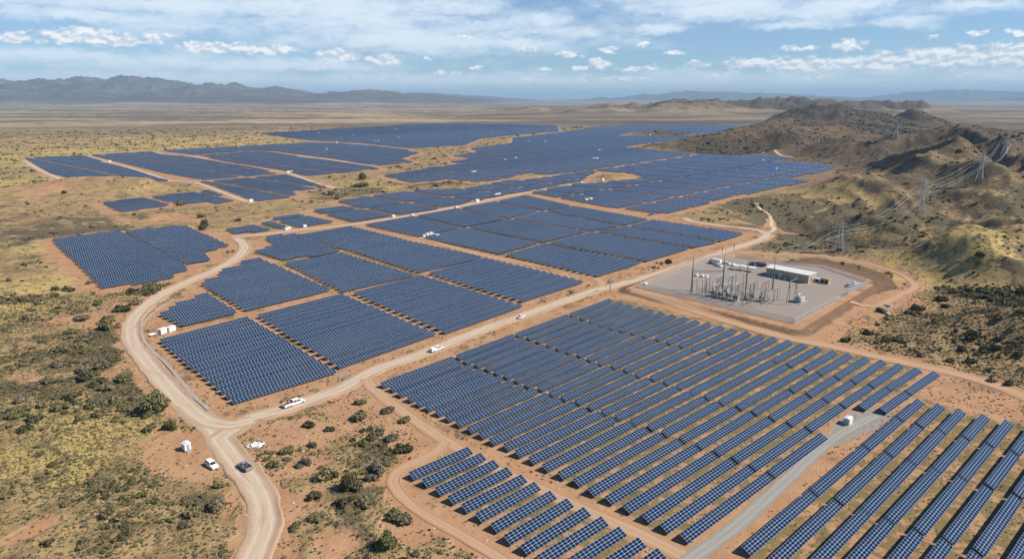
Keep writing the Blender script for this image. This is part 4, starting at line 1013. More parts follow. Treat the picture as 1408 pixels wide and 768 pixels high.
def yard(u, v):      # u along the yard from the left corner, v towards the back, in metres
    o = g(953, 405, PZ); e = unit(R(133)); f = unit(R(43)); q = o+e*u+f*v; return q
BUS = [(0,0),(0,5),(0,10),(6,0),(6,5),(6,10),(12,0),(12,5),(12,10),(18,2),(18,7),(18,12),(24,2),(24,7),(24,12),(9,18),(9,23),(15,18),(15,23),(21,18),(21,23),(27,18),(27,23),(30,6),(30,11)]
def portal(k, u, v, w=5.0, h=5.6):
    q = yard(u, v); r_ = empty('bus_support', (q[0], q[1], PZ), -R(43)+math.pi/2); tag(r_, 'grey steel bus support with three insulators in the switchyard', 'bus support', 'bus supports crowded between the masts')
    MB().tube((-w/2,0,0), (-w/2,0,h), .11, n=6).put('post', M['dark_steel'], r_); MB().tube((w/2,0,0), (w/2,0,h), .11, n=6).put('post', M['dark_steel'], r_)
    MB().box(-w/2-.3, w/2+.3, -.12, .12, h-.25, h).put('crossbeam', M['dark_steel'], r_)
    for x in (-w*.36, 0, w*.36):
        mb = MB(); insulator(mb, x, 0, h, h+1.4); mb.put('insulator', M['porcelain'], r_)
    MB().box(-w/2-.2, w/2+.2, -.03, .03, h+1.42, h+1.5).put('bus_bar', M['steel'], r_)
k = 0
for u, v in [(0,1),(5.5,1),(11,1),(16.5,1),(22,1),(27.5,1),(3,9),(9,9),(15,9),(21,9),(27,9),(33,9),(6,17),(12,17),(18,17),(24,17),(30,17),(36,17),(10,25),(16,25),(22,25),(28,25)]:
    k += 1; portal(k, u, v, 4.6, 6.2+1.3*(k % 3))
def switch(u, v, hh_):
    q = yard(u, v); r_ = empty('disconnect_switch', (q[0], q[1], PZ), R(47)); tag(r_, 'slim disconnect switch stand with grey insulators in the switchyard', 'switch stand', 'disconnect switches among the bus supports')
    MB().tube((0,0,0), (0,0,hh_), .10, n=6).put('post', M['steel'], r_); MB().box(-1.0, 1.0, -.09, .09, hh_, hh_+.14).put('crossarm', M['dark_steel'], r_)
    for x in (-.85, .85):
        mb = MB(); insulator(mb, x, 0, hh_+.14, hh_+1.5, .12); mb.put('insulator', M['porcelain'], r_)
    MB().tube((-.85,0,hh_+1.52), (.9,0,hh_+1.75), .04, n=4).put('blade', M['steel'], r_)
for n_s in range(44): switch(1.5+(n_s % 11)*3.4+random.uniform(-.5, .5), 3+(n_s//11)*7.4+random.uniform(-.8, .8), 2.6+random.uniform(0, 2.2))
def breaker(u, v, label):
    q = yard(u, v); r_ = empty('circuit_breaker', (q[0], q[1], PZ), R(47)); tag(r_, label, 'circuit breaker', 'dark circuit breakers in the switchyard'); r_.scale = (1.45, 1.45, 1.45)
    MB().box(-1.7, 1.7, -.9, .9, -.05, .2).put('base_slab', M['concrete'], r_)
    MB().box(-1.3, 1.3, -.6, .6, 1.0, 2.0, .08).put('tank', M['dark_steel'], r_)
    fr = MB()
    for x in (-1.2, 1.2):
        for y in (-.5, .5): fr.box(x-.06, x+.06, y-.06, y+.06, .2, 1.0)
    fr.put('stand', M['steel'], r_)
    MB().box(-.5, .5, -1.05, -.6, .5, 1.9, .04).put('control_cabinet', M['grey_box'], r_)
    for x in (-.95, 0, .95):
        for s_ in (-1, 1):
            mb = MB(); n = 7
            a = Vector((x, s_*.3, 2.0)); b = Vector((x*1.25, s_*.95, 3.7)); mb.tube(a, b, .07, n=6)
            for kk in range(n): c = a.lerp(b, (kk+.5)/n); mb.tube(c-Vector((0,0,.04)), c+Vector((0,0,.04)), .17, .1, 8)
            mb.put('bushing', M['porcelain'], r_)
bl_ = [(9,5,'dark circuit breaker at the back left of the switchyard'),(13,4.5,'dark circuit breaker beside the second mast'),(17,5,'dark circuit breaker left of the third mast'),(21,4.5,'dark circuit breaker at the foot of the third mast'),(7,13,'dark circuit breaker behind the left pair'),(11,13.5,'dark circuit breaker in the middle of the switchyard'),(26,12,'dark circuit breaker right of the third mast'),(31,13,'dark circuit breaker nearest the fourth mast')]
for u, v, lb in bl_: breaker(u, v, lb)
# main transformer with its dead-end frame
q = g(1098, 415, PZ); r_ = empty('power_transformer', (q[0], q[1], PZ), heading((1090,418), (1107,412), PZ)); tag(r_, 'big pale power transformer with ribbed radiators on a slab near the front fence', 'transformer')
MB().box(-3.6, 3.9, -2.6, 2.4, -.05, .22, .02).put('base_slab', M['concrete'], r_)
MB().box(-1.8, 1.8, -1.1, 1.1, .35, 3.0, .08).put('tank', M['grey_box'], r_)
for s_ in (-1, 1):
    mb = MB()
    for kx in range(9): mb.box(-1.7+kx*.40, -1.52+kx*.40, s_*1.15 if s_ > 0 else -2.1, 2.1 if s_ > 0 else -1.15, .7, 2.8)
    mb.put('radiator', M['cabin_white'], r_)
mb = MB(); mb.tube((-1.6,0,3.9), (1.2,0,3.9), .38, n=12); mb.box(-1.2,-1.1,-.1,.1,3.0,3.6).box(.8,.9,-.1,.1,3.0,3.6); mb.put('conservator', M['cabin_white'], r_)
for x in (-1.1, 0, 1.1):
    mb = MB(); insulator(mb, x, -.7, 3.0, 4.6, .13); mb.put('bushing', M['porcelain'], r_)
MB().box(2.0, 3.2, -1.4, 1.4, .25, 2.6, .05).put('control_cabinet', M['cabin_white'], r_)
qa, qb = g(1083, 418.5, PZ), g(1093, 413, PZ); hh_ = up_height(1083, 418, 386); c = (qa+qb)/2; wv = np.hypot(*(qb-qa))/2
r_ = empty('dead_end_frame', (c[0], c[1], PZ), math.atan2(qb[1]-qa[1], qb[0]-qa[0])); tag(r_, 'grey A-shaped steel frame carrying lines down to the power transformer', 'steel frame')
for s_ in (-1, 1):
    mb = MB(); mb.tube((s_*wv, -.8, 0), (s_*wv, 0, hh_), .13, n=6).tube((s_*wv, .8, 0), (s_*wv, 0, hh_), .13, n=6)
    for kz in (.3, .6): mb.tube((s_*wv, -.8*(1-kz), hh_*kz), (s_*wv, .8*(1-kz), hh_*kz), .06, n=4)
    mb.put('post', M['dark_steel'], r_)
MB().box(-wv-.6, wv+.6, -.16, .16, hh_-.5, hh_-.1).box(-wv, wv, -.1, .1, hh_*.72, hh_*.72+.2).put('crossbeam', M['dark_steel'], r_)
for x in (-wv*.8, 0, wv*.8):
    mb = MB(); insulator(mb, x, 0, hh_-.1, hh_+1.0); mb.put('insulator', M['porcelain'], r_)
# control building
A0, A1, A2 = g(1053, 378.3, PZ), g(1111, 389.8, PZ), g(1124.6, 386.8, PZ)
e1 = (A1-A0); Lb = np.hypot(*e1); e1 /= Lb; e2 = A2-A1; Wb = max(9.0, np.hypot(*e2)*1.0); Hb = up_height(1111, 389.8, 378.2)
r_ = empty('control_building', (A0[0], A0[1], PZ), math.atan2(e1[1], e1[0])); tag(r_, 'long tan metal building with a pale low-pitched roof in the substation', 'building')
MB().add([(0,0,0),(Lb,0,0),(Lb,Wb,0),(0,Wb,0),(0,0,Hb),(Lb,0,Hb),(Lb,Wb,Hb),(0,Wb,Hb),(0,Wb/2,Hb+.7),(Lb,Wb/2,Hb+.7)], [(0,3,2,1),(0,1,5,4),(2,3,7,6),(1,2,6,9,5),(3,0,4,8,7),(4,5,9,8),(6,7,8,9)]).put('wall', M['tan_wall'], r_)
o_ = .35
MB().add([(-o_,-o_,Hb-.03),(Lb+o_,-o_,Hb-.03),(Lb+o_,Wb/2,Hb+.80),(-o_,Wb/2,Hb+.80),(Lb+o_,Wb+o_,Hb-.03),(-o_,Wb+o_,Hb-.03),(-o_,-o_,Hb-.2),(Lb+o_,-o_,Hb-.2),(Lb+o_,Wb+o_,Hb-.2),(-o_,Wb+o_,Hb-.2)],
  [(0,1,2,3),(3,2,4,5),(6,7,1,0),(8,9,5,4),(7,8,4,2,1),(9,6,0,3,5)]).put('roof', M['roof_white'], r_)
d = MB().box(Lb+.0, Lb+.05, Wb*.35, Wb*.35+1.1, .1, 2.3).put('door', M['dark_steel'], r_); MB().box(Lb+.05, Lb+.1, Wb*.35+.85, Wb*.35+.95, 1.1, 1.25).put('handle', M['steel'], d)
MB().box(Lb*.30, Lb*.30+2.2, -.05, 0, .1, 2.6).put('roller_door', M['cabin_white'], r_)
mb = MB()
for kx in range(int(Lb/.9)): mb.box(.3+kx*.9, .36+kx*.9, -.035, 0, .1, Hb-.25)
mb.put('cladding_rib', M['tan_wall'], r_)
MB().box(-1.2, Lb+1.5, -2.0, -.02, -.05, .08).put('apron', M['concrete'], r_)
for i, (x, y, nm) in enumerate([(1064,381.2,'left'), (1072,383.2,'middle'), (1079.5,384.6,'right')]):
    q = g(x, y, PZ); u_ = empty('cooling_unit', (q[0], q[1], PZ), math.atan2(e1[1], e1[0])); tag(u_, 'grey ground cooling unit against the long wall of the tan building, %s of three' % nm, 'cooling unit', 'cooling units along the tan building')
    MB().box(-1.0, 1.0, -.6, .6, 0, 1.5, .04).put('housing', M['grey_box'], u_); MB().tube((0,0,1.5), (0,0,1.58), .5, n=14).put('fan', M['black'], u_)
q = g(1130, 388.5, PZ); u_ = empty('generator_set', (q[0], q[1], PZ), math.atan2(e1[1], e1[0])); tag(u_, 'tan generator skid with two black fans right of the tan building', 'generator')
MB().box(-4.2, 4.4, -2.2, 2.4, -.05, .18, .02).put('base_slab', M['concrete'], u_); MB().box(-.4, 4.0, -1.2, 1.6, .18, 2.9, .06).put('housing', M['tan_box'], u_)
MB().box(-3.8, -.9, -.9, 1.0, .18, 2.0, .06).put('fuel_tank', M['cabin_white'], u_)
for x in (-2.4, .7, 2.8): MB().tube((x,-1.26,1.2), (x,-1.16,1.2), .8, n=18).put('fan', M['black'], u_)
# things parked and stored at the back of the yard
def box_truck(loc, rz, label, L=7.0):
    r_ = empty('box_truck', loc, rz); tag(r_, label, 'truck')
    MB().box(-L/2, L/2-2.1, -1.15, 1.15, .9, 3.2, .05).put('cargo_box', M['white'], r_); MB().loft([ring(x, 1.05, a, b_, .1) for x, a, b_ in ((L/2-2.0,.5,2.5),(L/2-1.0,.5,2.5),(L/2-.5,.5,1.6),(L/2,.5,1.4))]).put('cab', M['blue_car'], r_)
    MB().quad((L/2-.98,-.9,2.4),(L/2-.98,.9,2.4),(L/2-.5,.9,1.68),(L/2-.5,-.9,1.68)).put('windscreen', M['glass'], r_)
    MB().box(-L/2, L/2-.3, -.5, .5, .5, .9).put('chassis', M['dark_steel'], r_); wheels(r_, (-L/2+1.4, L/2-1.1), 2.2, .45)
q = at(983, 362.5, PZ); box_truck(q, heading((990,364), (975,361), PZ), 'white box truck with a blue-grey cab parked at the back corner of the yard', 8.0)
car('car', 'white car parked right of the box truck in the substation yard', 'car', at(998.5, 362.8, PZ), heading((992,361.5), (1004,363.5), PZ), 5.4, 2.1)
car('car', 'white car in front of the box truck in the substation yard', 'car', at(988, 366, PZ), heading((982,364.5), (994,367.5), PZ), 5.2, 2.0)
car('car', 'pale blue car parked inside the right fence of the substation', 'car', at(1168, 393.5, PZ), heading((1163,394), (1173,392.5), PZ), 5.0, 2.0, paint=M['blue_car'])
car('car', 'white car behind the pale blue one inside the right fence', 'car', at(1175.5, 391, PZ), heading((1170,391.5), (1181,390), PZ), 4.8, 2.0)
def canopy(px, py, L, label):
    q = g(px, py, PZ); r_ = empty('shade_canopy', (q[0], q[1], PZ), heading((px-6, py-1), (px+6, py+1), PZ)); tag(r_, label, 'canopy', 'white canopies at the back of the yard')
    sec = []
    for x in (-L/2, L/2): sec.append([(x, 2.0*math.cos(math.pi*k_/6), 2.1+.9*math.sin(math.pi*k_/6)) for k_ in range(7)]+[(x, 1.9*math.cos(math.pi*(6-k_)/6), 2.0+.9*math.sin(math.pi*(6-k_)/6)) for k_ in range(7)])
    MB().loft(sec).put('cover', M['tarp'], r_)
    for x in (-L/2+.2, L/2-.2):
        for y in (-1.85, 1.85): MB().tube((x,y,0), (x,y,2.1), .06, n=5).put('post', M['steel'], r_)
canopy(1012.5, 370.5, 3.6, 'white arched canopy, left of the three in the yard'); canopy(1023, 371.5, 4.5, 'white arched canopy, middle of the three in the yard'); canopy(1034.5, 373.5, 4.5, 'white arched canopy, right of the three in the yard')
def reel(px, py, label):
    q = g(px, py, PZ); r_ = empty('cable_reel', (q[0], q[1], PZ+1.2), R(30)); tag(r_, label, 'cable reel', 'dark cable reels at the back of the yard')
    MB().tube((-.75,0,0), (.75,0,0), .7, n=16).put('cable', M['black'], r_)
    for s_ in (-1, 1): MB().tube((s_*.75,0,0), (s_*.88,0,0), 1.2, n=20).put('flange', M['dark_steel'], r_)
for i, (x, y) in enumerate([(1033,364.2),(1036.5,364.8),(1042,365),(1046,365.8),(1050,366.4)]): reel(x, y, 'dark cable reel, %s from the left in the row behind the masts' % ordw(i+1))
cabin(at(1009, 366, PZ), .4, 'small white cabinet between the parked white car and the canopies', .7); cabin(at(1038.8, 365, PZ), .4, 'narrow white cabinet standing among the dark cable reels', .55)
for i, (x, y) in enumerate([(958,379.5),(966,380.5),(972,381.5)]): cabin(at(x, y, PZ), R(45), 'white cabinet behind the left mast, %s of three' % ['left', 'middle', 'right'][i], .6, True)
cabin(at(887.5, 391.5, PZ), R(45), 'white cabinet just inside the left corner of the substation fence', .6)
# ---------------------------------------------------------------- chain link fence
mf, t, p, o = mat('chain_link', (.62,.63,.64), .45, .4)
P_ = t('ShaderNodeUVMap', uv_map='UVMap').outputs[0]; s_ = t('ShaderNodeSeparateXYZ', {0: P_}); w1 = t.m('ABSOLUTE', t.m('SUBTRACT', t.m('FRACT', t.m('ADD', t.m('MULTIPLY', t.m('ADD', s_.outputs[0], s_.outputs[1]), 7.0), 500.0)), .5))
w2 = t.m('ABSOLUTE', t.m('SUBTRACT', t.m('FRACT', t.m('ADD', t.m('MULTIPLY', t.m('SUBTRACT', s_.outputs[0], s_.outputs[1]), 7.0), 500.0)), .5))
wire = t.m('MAXIMUM', t.m('GREATER_THAN', w1, .40), t.m('GREATER_THAN', w2, .40))
mx = t('ShaderNodeMixShader', {0: wire, 1: t('ShaderNodeBsdfTransparent').outputs[0], 2: p.outputs[0]}); t.l.new(mx.outputs[0], o.inputs[0])
M['link'] = mf
FC = [g(*q, PZ) for q in [(878,395),(1092,445),(1195,389),(1130,367),(1065,361.5),(1012,353.5),(975,357.5),(951,366)]]
def fence_run(a, b, label, hgt=2.5, gate=None):
    L = float(np.hypot(*(b-a))); r_ = empty('chain_link_fence', (a[0], a[1], PZ), math.atan2(b[1]-a[1], b[0]-a[0])); tag(r_, label, 'fence', 'runs of the substation fence')
    me_ = np_mesh('wire_mesh', [(0,0,.05),(L,0,.05),(L,0,hgt),(0,0,hgt)], [(0,1,2,3)], [M['link']], uv=[(0,0),(L,0),(L,hgt),(0,hgt)]); link('wire_mesh', me_, r_)
    n = max(2, int(L/3.2))
    post = MB().tube((0,.05,0), (0,.05,hgt+.15), .045, n=5).mesh('post', M['steel'])
    for k_ in range(n+1): link('post', post, r_, (L*k_/n, 0, 0))
    MB().tube((0,.05,hgt), (L,.05,hgt), .035, n=5).put('top_rail', M['steel'], r_)
    MB().box(0, L, -.12, .12, -.12, .06).put('kerb', M['concrete'], r_)
for i, lb in enumerate(['grey chain-link fence along the front edge of the substation pad', 'grey chain-link fence along the right side beside the gate road', 'chain-link fence behind the tan generator', 'chain-link fence behind the tan building', 'chain-link fence behind the cable reels', 'short chain-link fence behind the box truck', 'short chain-link fence at the back left corner', 'chain-link fence on the left side beside the main dirt road']):
    a, b = FC[i], FC[(i+1) % 8]
    if i == 1:
        ga = a+(b-a)*.57; gb = a+(b-a)*.66
        fence_run(a, ga, lb+', front part'.replace(' beside the gate road', '')); fence_run(gb, b, 'grey chain-link fence on the right side, part behind the gate')
        r_ = empty('fence_gate', (ga[0], ga[1], PZ), math.atan2(b[1]-a[1], b[0]-a[0])); tag(r_, 'double-leaf steel gate in the right side of the substation fence', 'gate'); Lg = float(np.hypot(*(gb-ga)))
        for k_ in (0, 1):
            x0_, x1_ = (.1, Lg/2-.05) if k_ == 0 else (Lg/2+.05, Lg-.1); lf = MB(); 
            for (p0, p1) in (((x0_,0,.2),(x1_,0,.2)), ((x0_,0,2.6),(x1_,0,2.6)), ((x0_,0,.2),(x0_,0,2.6)), ((x1_,0,.2),(x1_,0,2.6)), ((x0_,0,.2),(x1_,0,2.6))): lf.tube(p0, p1, .05, n=5)
            lf.put('gate_leaf', M['steel'], r_)
        MB().tube((0,0,0), (0,0,3.0), .12, n=8).put('gate_post', M['steel'], r_); MB().tube((Lg,0,0), (Lg,0,3.0), .12, n=8).put('gate_post', M['steel'], r_)
    else: fence_run(a, b, lb)
# ---------------------------------------------------------------- wooden poles
def wood_pole(px, py, pyt, label, box=False):
    q = hit(px, py); d = viewdir(px, pyt); hgt = CAM_H+d.z*q[1]/d.y-q[2]; r_ = empty('utility_pole', (q[0], q[1], q[2]), R(20)); tag(r_, label, 'utility pole')
    MB().tube((0,0,-.2), (0,0,hgt), .20, .14, 8).put('pole', M['wood'], r_); MB().box(-1.0, 1.0, -.07, .07, hgt-.7, hgt-.55).put('crossarm', M['wood'], r_)
    if box: MB().box(-.6, .1, -.75, -.2, hgt-1.7, hgt-.4, .08).put('pole_transformer', M['grey_box'], r_)
wood_pole(838.7, 400.5, 381.5, 'wooden pole with a grey can beside the road junction above the large field', True)
wood_pole(992.8, 348.0, 338.5, 'short wooden pole between the dirt road and the box truck'); wood_pole(1009.2, 344.5, 334.5, 'wooden pole beside the scrub at the dirt road behind the box truck')
# ---------------------------------------------------------------- lattice towers and conductors
def tower(px, py, pyt, wpx, label, azd):
    q = hit(px, py); d = viewdir(px, pyt); dist = math.hypot(q[0], q[1]); hgt = CAM_H+d.z*q[1]/d.y-q[2]; hgt = max(hgt, 8)
    bw = wpx*depth_of(q[0], q[1], q[2])/FPX/2; r_ = empty('lattice_tower', tuple(q), azd); tag(r_, label, 'lattice tower', 'towers of the power line'); th = max(.09, dist*.00022)
    lev = [0, .14, .28, .42, .55, .66, .77, .88, 1.0]; wd = [1, .80, .62, .47, .36, .31, .28, .26, .12]
    C = lambda l, k_: Vector(((1 if k_ in (0, 3) else -1)*bw*wd[l], (1 if k_ in (0, 1) else -1)*bw*wd[l]*.8, hgt*lev[l]-(.3 if l == 0 else 0)))
    for k_ in range(4):
        mb = MB()
        for l in range(8): mb.tube(C(l, k_), C(l+1, k_), th*1.25*(1-.05*l), n=4, cap=False)
        mb.put('leg', M['lattice'], r_)
    mb = MB()
    for l in range(8):
        for k_ in range(4):
            a, b = k_, (k_+1) % 4; mb.tube(C(l, a), C(l+1, b), th*.7, n=3, cap=False).tube(C(l, b), C(l+1, a), th*.7, n=3, cap=False).tube(C(l+1, a), C(l+1, b), th*.7, n=3, cap=False)
    mb.put('bracing', M['lattice'], r_)
    att = []
    for l, arm in ((5, 1.55), (6, 1.75), (7, 1.35)):
        for s_ in (-1, 1):
            mb = MB(); z = hgt*lev[l]; tip = Vector((s_*bw*arm, 0, z+hgt*.01))
            for yy in (-1, 1): mb.tube((s_*bw*wd[l], yy*bw*wd[l]*.8, z), tip, th*.8, n=3).tube((s_*bw*wd[l+1], yy*bw*wd[l+1]*.8, hgt*lev[l+1]-(.06*hgt)), tip, th*.7, n=3)
            mb.put('crossarm', M['lattice'], r_)
            ins = MB(); insulator(ins, tip.x, 0, tip.z-hgt*.05, tip.z, th*1.6); ins.put('insulator', M['porcelain'], r_)
            att.append(tip-Vector((0, 0, hgt*.05)))
    bpy.context.view_layer.update()
    mw = Matrix.Translation(Vector(q)) @ Matrix.Rotation(azd, 4, 'Z')
    return [mw @ a for a in att]
lw = heading((1153,343), (1265,292))
T1 = tower(1153, 345.5, 303, 14, 'nearest lattice tower, on the yellow knoll just behind the substation', lw+math.pi/2)
T2 = tower(1264, 293, 246, 12, 'tall lattice tower on the crest of the middle grassy hill', lw+math.pi/2)
T3 = tower(1346, 249.5, 209, 9, 'lattice tower on the bare spur near the right edge', lw+math.pi/2)
T4 = tower(1380, 214, 187, 8, 'farthest lattice tower where the conductors bunch at the right edge', lw+math.pi/2)
T0 = tower(1231, 190, 168, 7, 'lone pale lattice tower on the dark ridge left of the power line', lw+math.pi/2)
def wire_(a, b, sag, label, grp='conductors of the power line'):
    n = 22; pts = []
    for k_ in range(n+1):
        f = k_/n; v = a.lerp(b, f); v.z -= sag*4*f*(1-f); pts.append(v)
    mb = MB()
    for p0, p1 in zip(pts[:-1], pts[1:]): mb.tube(p0, p1, max(.04, p0.y*.00011), max(.04, p1.y*.00011), n=4, cap=False)
    tag(mb.put('power_conductor', M['wire']), label, 'power conductor', grp)
pos = {0: 'lower left', 1: 'lower right', 2: 'middle left', 3: 'middle right', 4: 'upper left', 5: 'upper right'}
for nm, A_, B_ in (('between the two nearest lattice towers', T1, T2), ('between the second and third lattice towers', T2, T3), ('between the third and farthest lattice towers', T3, T4)):
    for k_ in (0, 1, 2, 3): wire_(A_[k_], B_[k_], (A_[k_]-B_[k_]).length*.035, 'pale sagging %s conductor %s' % (pos[k_], nm))
for k_, tp in zip((0, 2, 1), (1, 2, 3)): wire_(T1[k_], tops[tp], 1.6, 'pale conductor from the nearest lattice tower down to the %s mast' % ['', 'second', 'third', 'rightmost'][tp], 'conductors into the switchyard')
# ---------------------------------------------------------------- vegetation
def leaf_material(name, c0, c1, c2):
    m, t, p, o = mat(name, rough=.75, spec=.2); P = t('ShaderNodeNewGeometry').outputs['Position']
    r1 = t('ShaderNodeObjectInfo').outputs['Random']; n = t.noise(P, 2.2, 3); n2 = t.noise(P, .13, 3)
    c = t.mix(t.mr(n, .35, .65), c0, c1); f = t.m('ADD', t.m('MULTIPLY', r1, .8), t.m('MULTIPLY', t.m('SUBTRACT', n2, .5), 1.6)); c = t.mix(t.mr(f, .2, .9), c, c2)
    t.l.new(c, p.inputs['Base Color']); return m
M['leaf_green'] = leaf_material('leaf_green', (.11,.115,.042), (.16,.155,.06), (.19,.17,.08))
M['leaf_olive'] = leaf_material('leaf_olive', (.14,.12,.058), (.19,.16,.08), (.24,.19,.10))
M['leaf_grey'] = leaf_material('leaf_grey', (.15,.125,.095), (.20,.165,.12), (.16,.14,.075))
M['leaf_dark'] = leaf_material('leaf_dark', (.065,.07,.031), (.095,.095,.042), (.115,.10,.052))
M['dry_grass'] = leaf_material('dry_grass', (.44,.34,.13), (.33,.26,.10), (.24,.19,.075))
def leaf_cloud(R_, Hh, n, lobes, seed, leaf=.14):
    """unit shrub: quads over several uneven lobes; radius about R_, height Hh"""
    r = np.random.default_rng(seed); cs = []
    for k in range(lobes):
        a = r.uniform(0, math.tau); d = R_*r.uniform(0, .62); s_ = R_*r.uniform(.30, .55)
        cs.append((d*math.cos(a), d*math.sin(a), Hh*r.uniform(.22, .68), s_, s_*Hh/R_*r.uniform(.55, .85)))
    cs = np.array(cs); w = cs[:, 3]**2; idx = r.choice(lobes, n, p=w/w.sum()); c = cs[idx]
    v = r.normal(size=(n, 3)); v /= np.linalg.norm(v, axis=1)[:, None]; rad_ = r.uniform(.55, 1.08, n)
    P = np.column_stack([c[:, 0]+v[:, 0]*c[:, 3]*rad_, c[:, 1]+v[:, 1]*c[:, 3]*rad_, c[:, 2]+v[:, 2]*c[:, 4]*rad_]); P[:, 2] = np.abs(P[:, 2])+.02
    nn = v+r.normal(size=(n, 3))*.55; nn /= np.linalg.norm(nn, axis=1)[:, None]
    u = np.cross(nn, r.normal(size=(n, 3))); u /= np.linalg.norm(u, axis=1)[:, None]; w_ = np.cross(nn, u); s_ = leaf*r.uniform(.6, 1.5, n)[:, None]
    V = np.stack([P-u*s_-w_*s_*.7, P+u*s_*.9-w_*s_*.8, P+u*s_+w_*s_*.7, P-u*s_*.8+w_*s_*.9], 1).reshape(-1, 3)
    return V
def quads(n): return np.arange(n*4).reshape(-1, 4)
SHR = []
for k in range(10):
    mk_ = ['leaf_green','leaf_olive','leaf_dark','leaf_grey','leaf_olive'][k % 5]; n = 620
    V = leaf_cloud(1.0, [.95,.7,1.1,.75,.85][k % 5], n, 6+k % 4, 100+k, .095); SHR.append((np_mesh('shrub', V, quads(n), [M[mk_]]), mk_))
TONE = {'leaf_green': 'green', 'leaf_olive': 'olive', 'leaf_dark': 'dark green', 'leaf_grey': 'grey-brown'}
# where brush grows: picked from the ground's own points
rv = np.hypot(X, Y); azv = np.degrees(np.arctan2(X, Y))
vis = (np.abs(azv) < 44) & (rv > 118) & (rv < 2600)
padd = np.where(kk, dp, 99.0); okv = vis & (dfld > 5) & (rd > 1.0) & (padd > 12)
clump = fbm(X, Y, 26, 3, off=6.1); clump2 = fbm(X, Y, 9, 2, off=2.1)
brushy = np.clip(scr+clump*.75+clump2*.30-.28, 0, .95)**1.7*(1-.72*np.clip(soil, 0, 1))+.010*(1-soil)
wgt = np.where(okv, brushy*rv**2*np.where(rv > 620, .5, 1), 0.0)
def pick(n, w):
    c = np.cumsum(w); c /= c[-1]; i_ = np.searchsorted(c, rng.random(n)); r_ = rv[i_]*(1+rng.uniform(-.003, .003, n)); a_ = np.radians(azv[i_]+rng.uniform(-.05, .05, n))
    return np.column_stack([r_*np.sin(a_), r_*np.cos(a_)]), i_
HAND = [(110,470,15,1),(128,462,12,3),(143,450,13,0),(150,438,14,1),(170,425,12,2),(188,415,11,1),(205,402,10,2),(98,455,11,0),(82,500,14,3),(74,520,15,1),(20,570,13,0),(5,585,14,1),(48,575,12,2),(85,560,13,0),(128,555,12,3),(150,530,15,1),(170,520,12,0),(140,500,16,3),(115,520,12,2),(100,495,12,1),(190,545,12,3),(180,560,12,1),(205,570,10,0),(160,575,9,1),(34,589,11,2),(11,679,12,1),(174,734,9,0),(298,692,19,3),(263,702,18,1),(192,681,10,0),(167,709.5,13,1),(117,745,15,1),(66,745,10,2),(92,692,8,0),(235,584,11,0),(426,584.5,9,2),(394,617,11,0),(376,638,10,0),
 (421,633,12,3),(454.5,590,8,2),(447,653,17,1),(437,709.5,15,1),(407,724,10,0),(433,681,12,2),(485,667,17,2),(531.7,744,16,0),(556.5,711,18,3),(484,667,14,0),(503,690,15,1),(471,690,14,2),(455,653,10,2),(556.5,618,13,2),(537,600,14,3),
 (533,562,12,3),(492.6,571,16,1),(496,552,9,0),(556,576,12,1),(520,640,20,3),(510,655,14,3),(540,707,14,0),(430,610,10,3),(412,640,10,3),(205,588,11,1),(120,505,17,3),(90,478,14,1),(112,436,14,1),(137,416,9,0),(60,468,8,1),(45,425,7,1),
 (135,525,13,2),(100,543,13,2),(60,556,12,1),(160,548,12,1),(30,548,13,3),(75,405,6,1),(90,398,5,2),(98,399,6,2),(1194,457,9,2),(1162,467,8,2),(1268,487,8,3),(1322,479,7,2),(1307,495,7,1),(1336,496,8,2),(1362,522,8,1),(1386,527,8,2),(1338,459,9,2),(1373,438,7,2),
 (1368,477,8,2),(1262,423,10,2),(1286,441,8,1),(1354,408,9,2),(1390,452,7,0),(1300,420,8,2),(1347,350,8,2),(1295,411,9,2),(1405,400,13,2),(124,388,6,0),(250,280,8,0),(278,297,7,0),(280,313,8,2),(328,302,5,2),(456,266,6,2),(465,272,6,0),(497,255,10,0),(476,266,5,1),(440,262,3,2)]
IND_S = []
for (x, y, rp, kd) in HAND:
    q = hit(x, y+rp*.25); s_ = rp*depth_of(*q)/FPX; kk_ = [j_ for j_ in range(10) if j_ % 5 == [0, 1, 2, 3][kd]]; IND_S.append((q[0], q[1], s_, random.choice(kk_)))
ps, ii = pick(36000, wgt); pn_, in_ = pick(6500, np.where(rv < 430, wgt, 0)); ps = np.vstack([ps, pn_]); ii = np.concatenate([ii, in_]); rp_ = np.hypot(ps[:, 0], ps[:, 1]); hh = H(ps[:, 0], ps[:, 1])
sz = np.exp(rng.normal(-.27, .45, len(ps)))*(.70+.6*np.clip(clump[ii], 0, 1))*np.where(rp_ > 1000, 1.9, np.where(rp_ > 400, 1.35, 1)); sz = np.clip(sz, .35, np.where(rp_ > 900, 4.2, 2.8))
pxs, pys = topx(ps[:, 0], ps[:, 1], hh); app = sz/rp_; seen = (pxs > 0) & (pxs < 1408) & (pys < 768)
order = np.argsort(-app*seen); top = set(order[:300-len(IND_S)].tolist())
for j_ in order[:300-len(IND_S)-6]: IND_S.append((ps[j_, 0], ps[j_, 1], sz[j_], int(rng.integers(0, 10))))
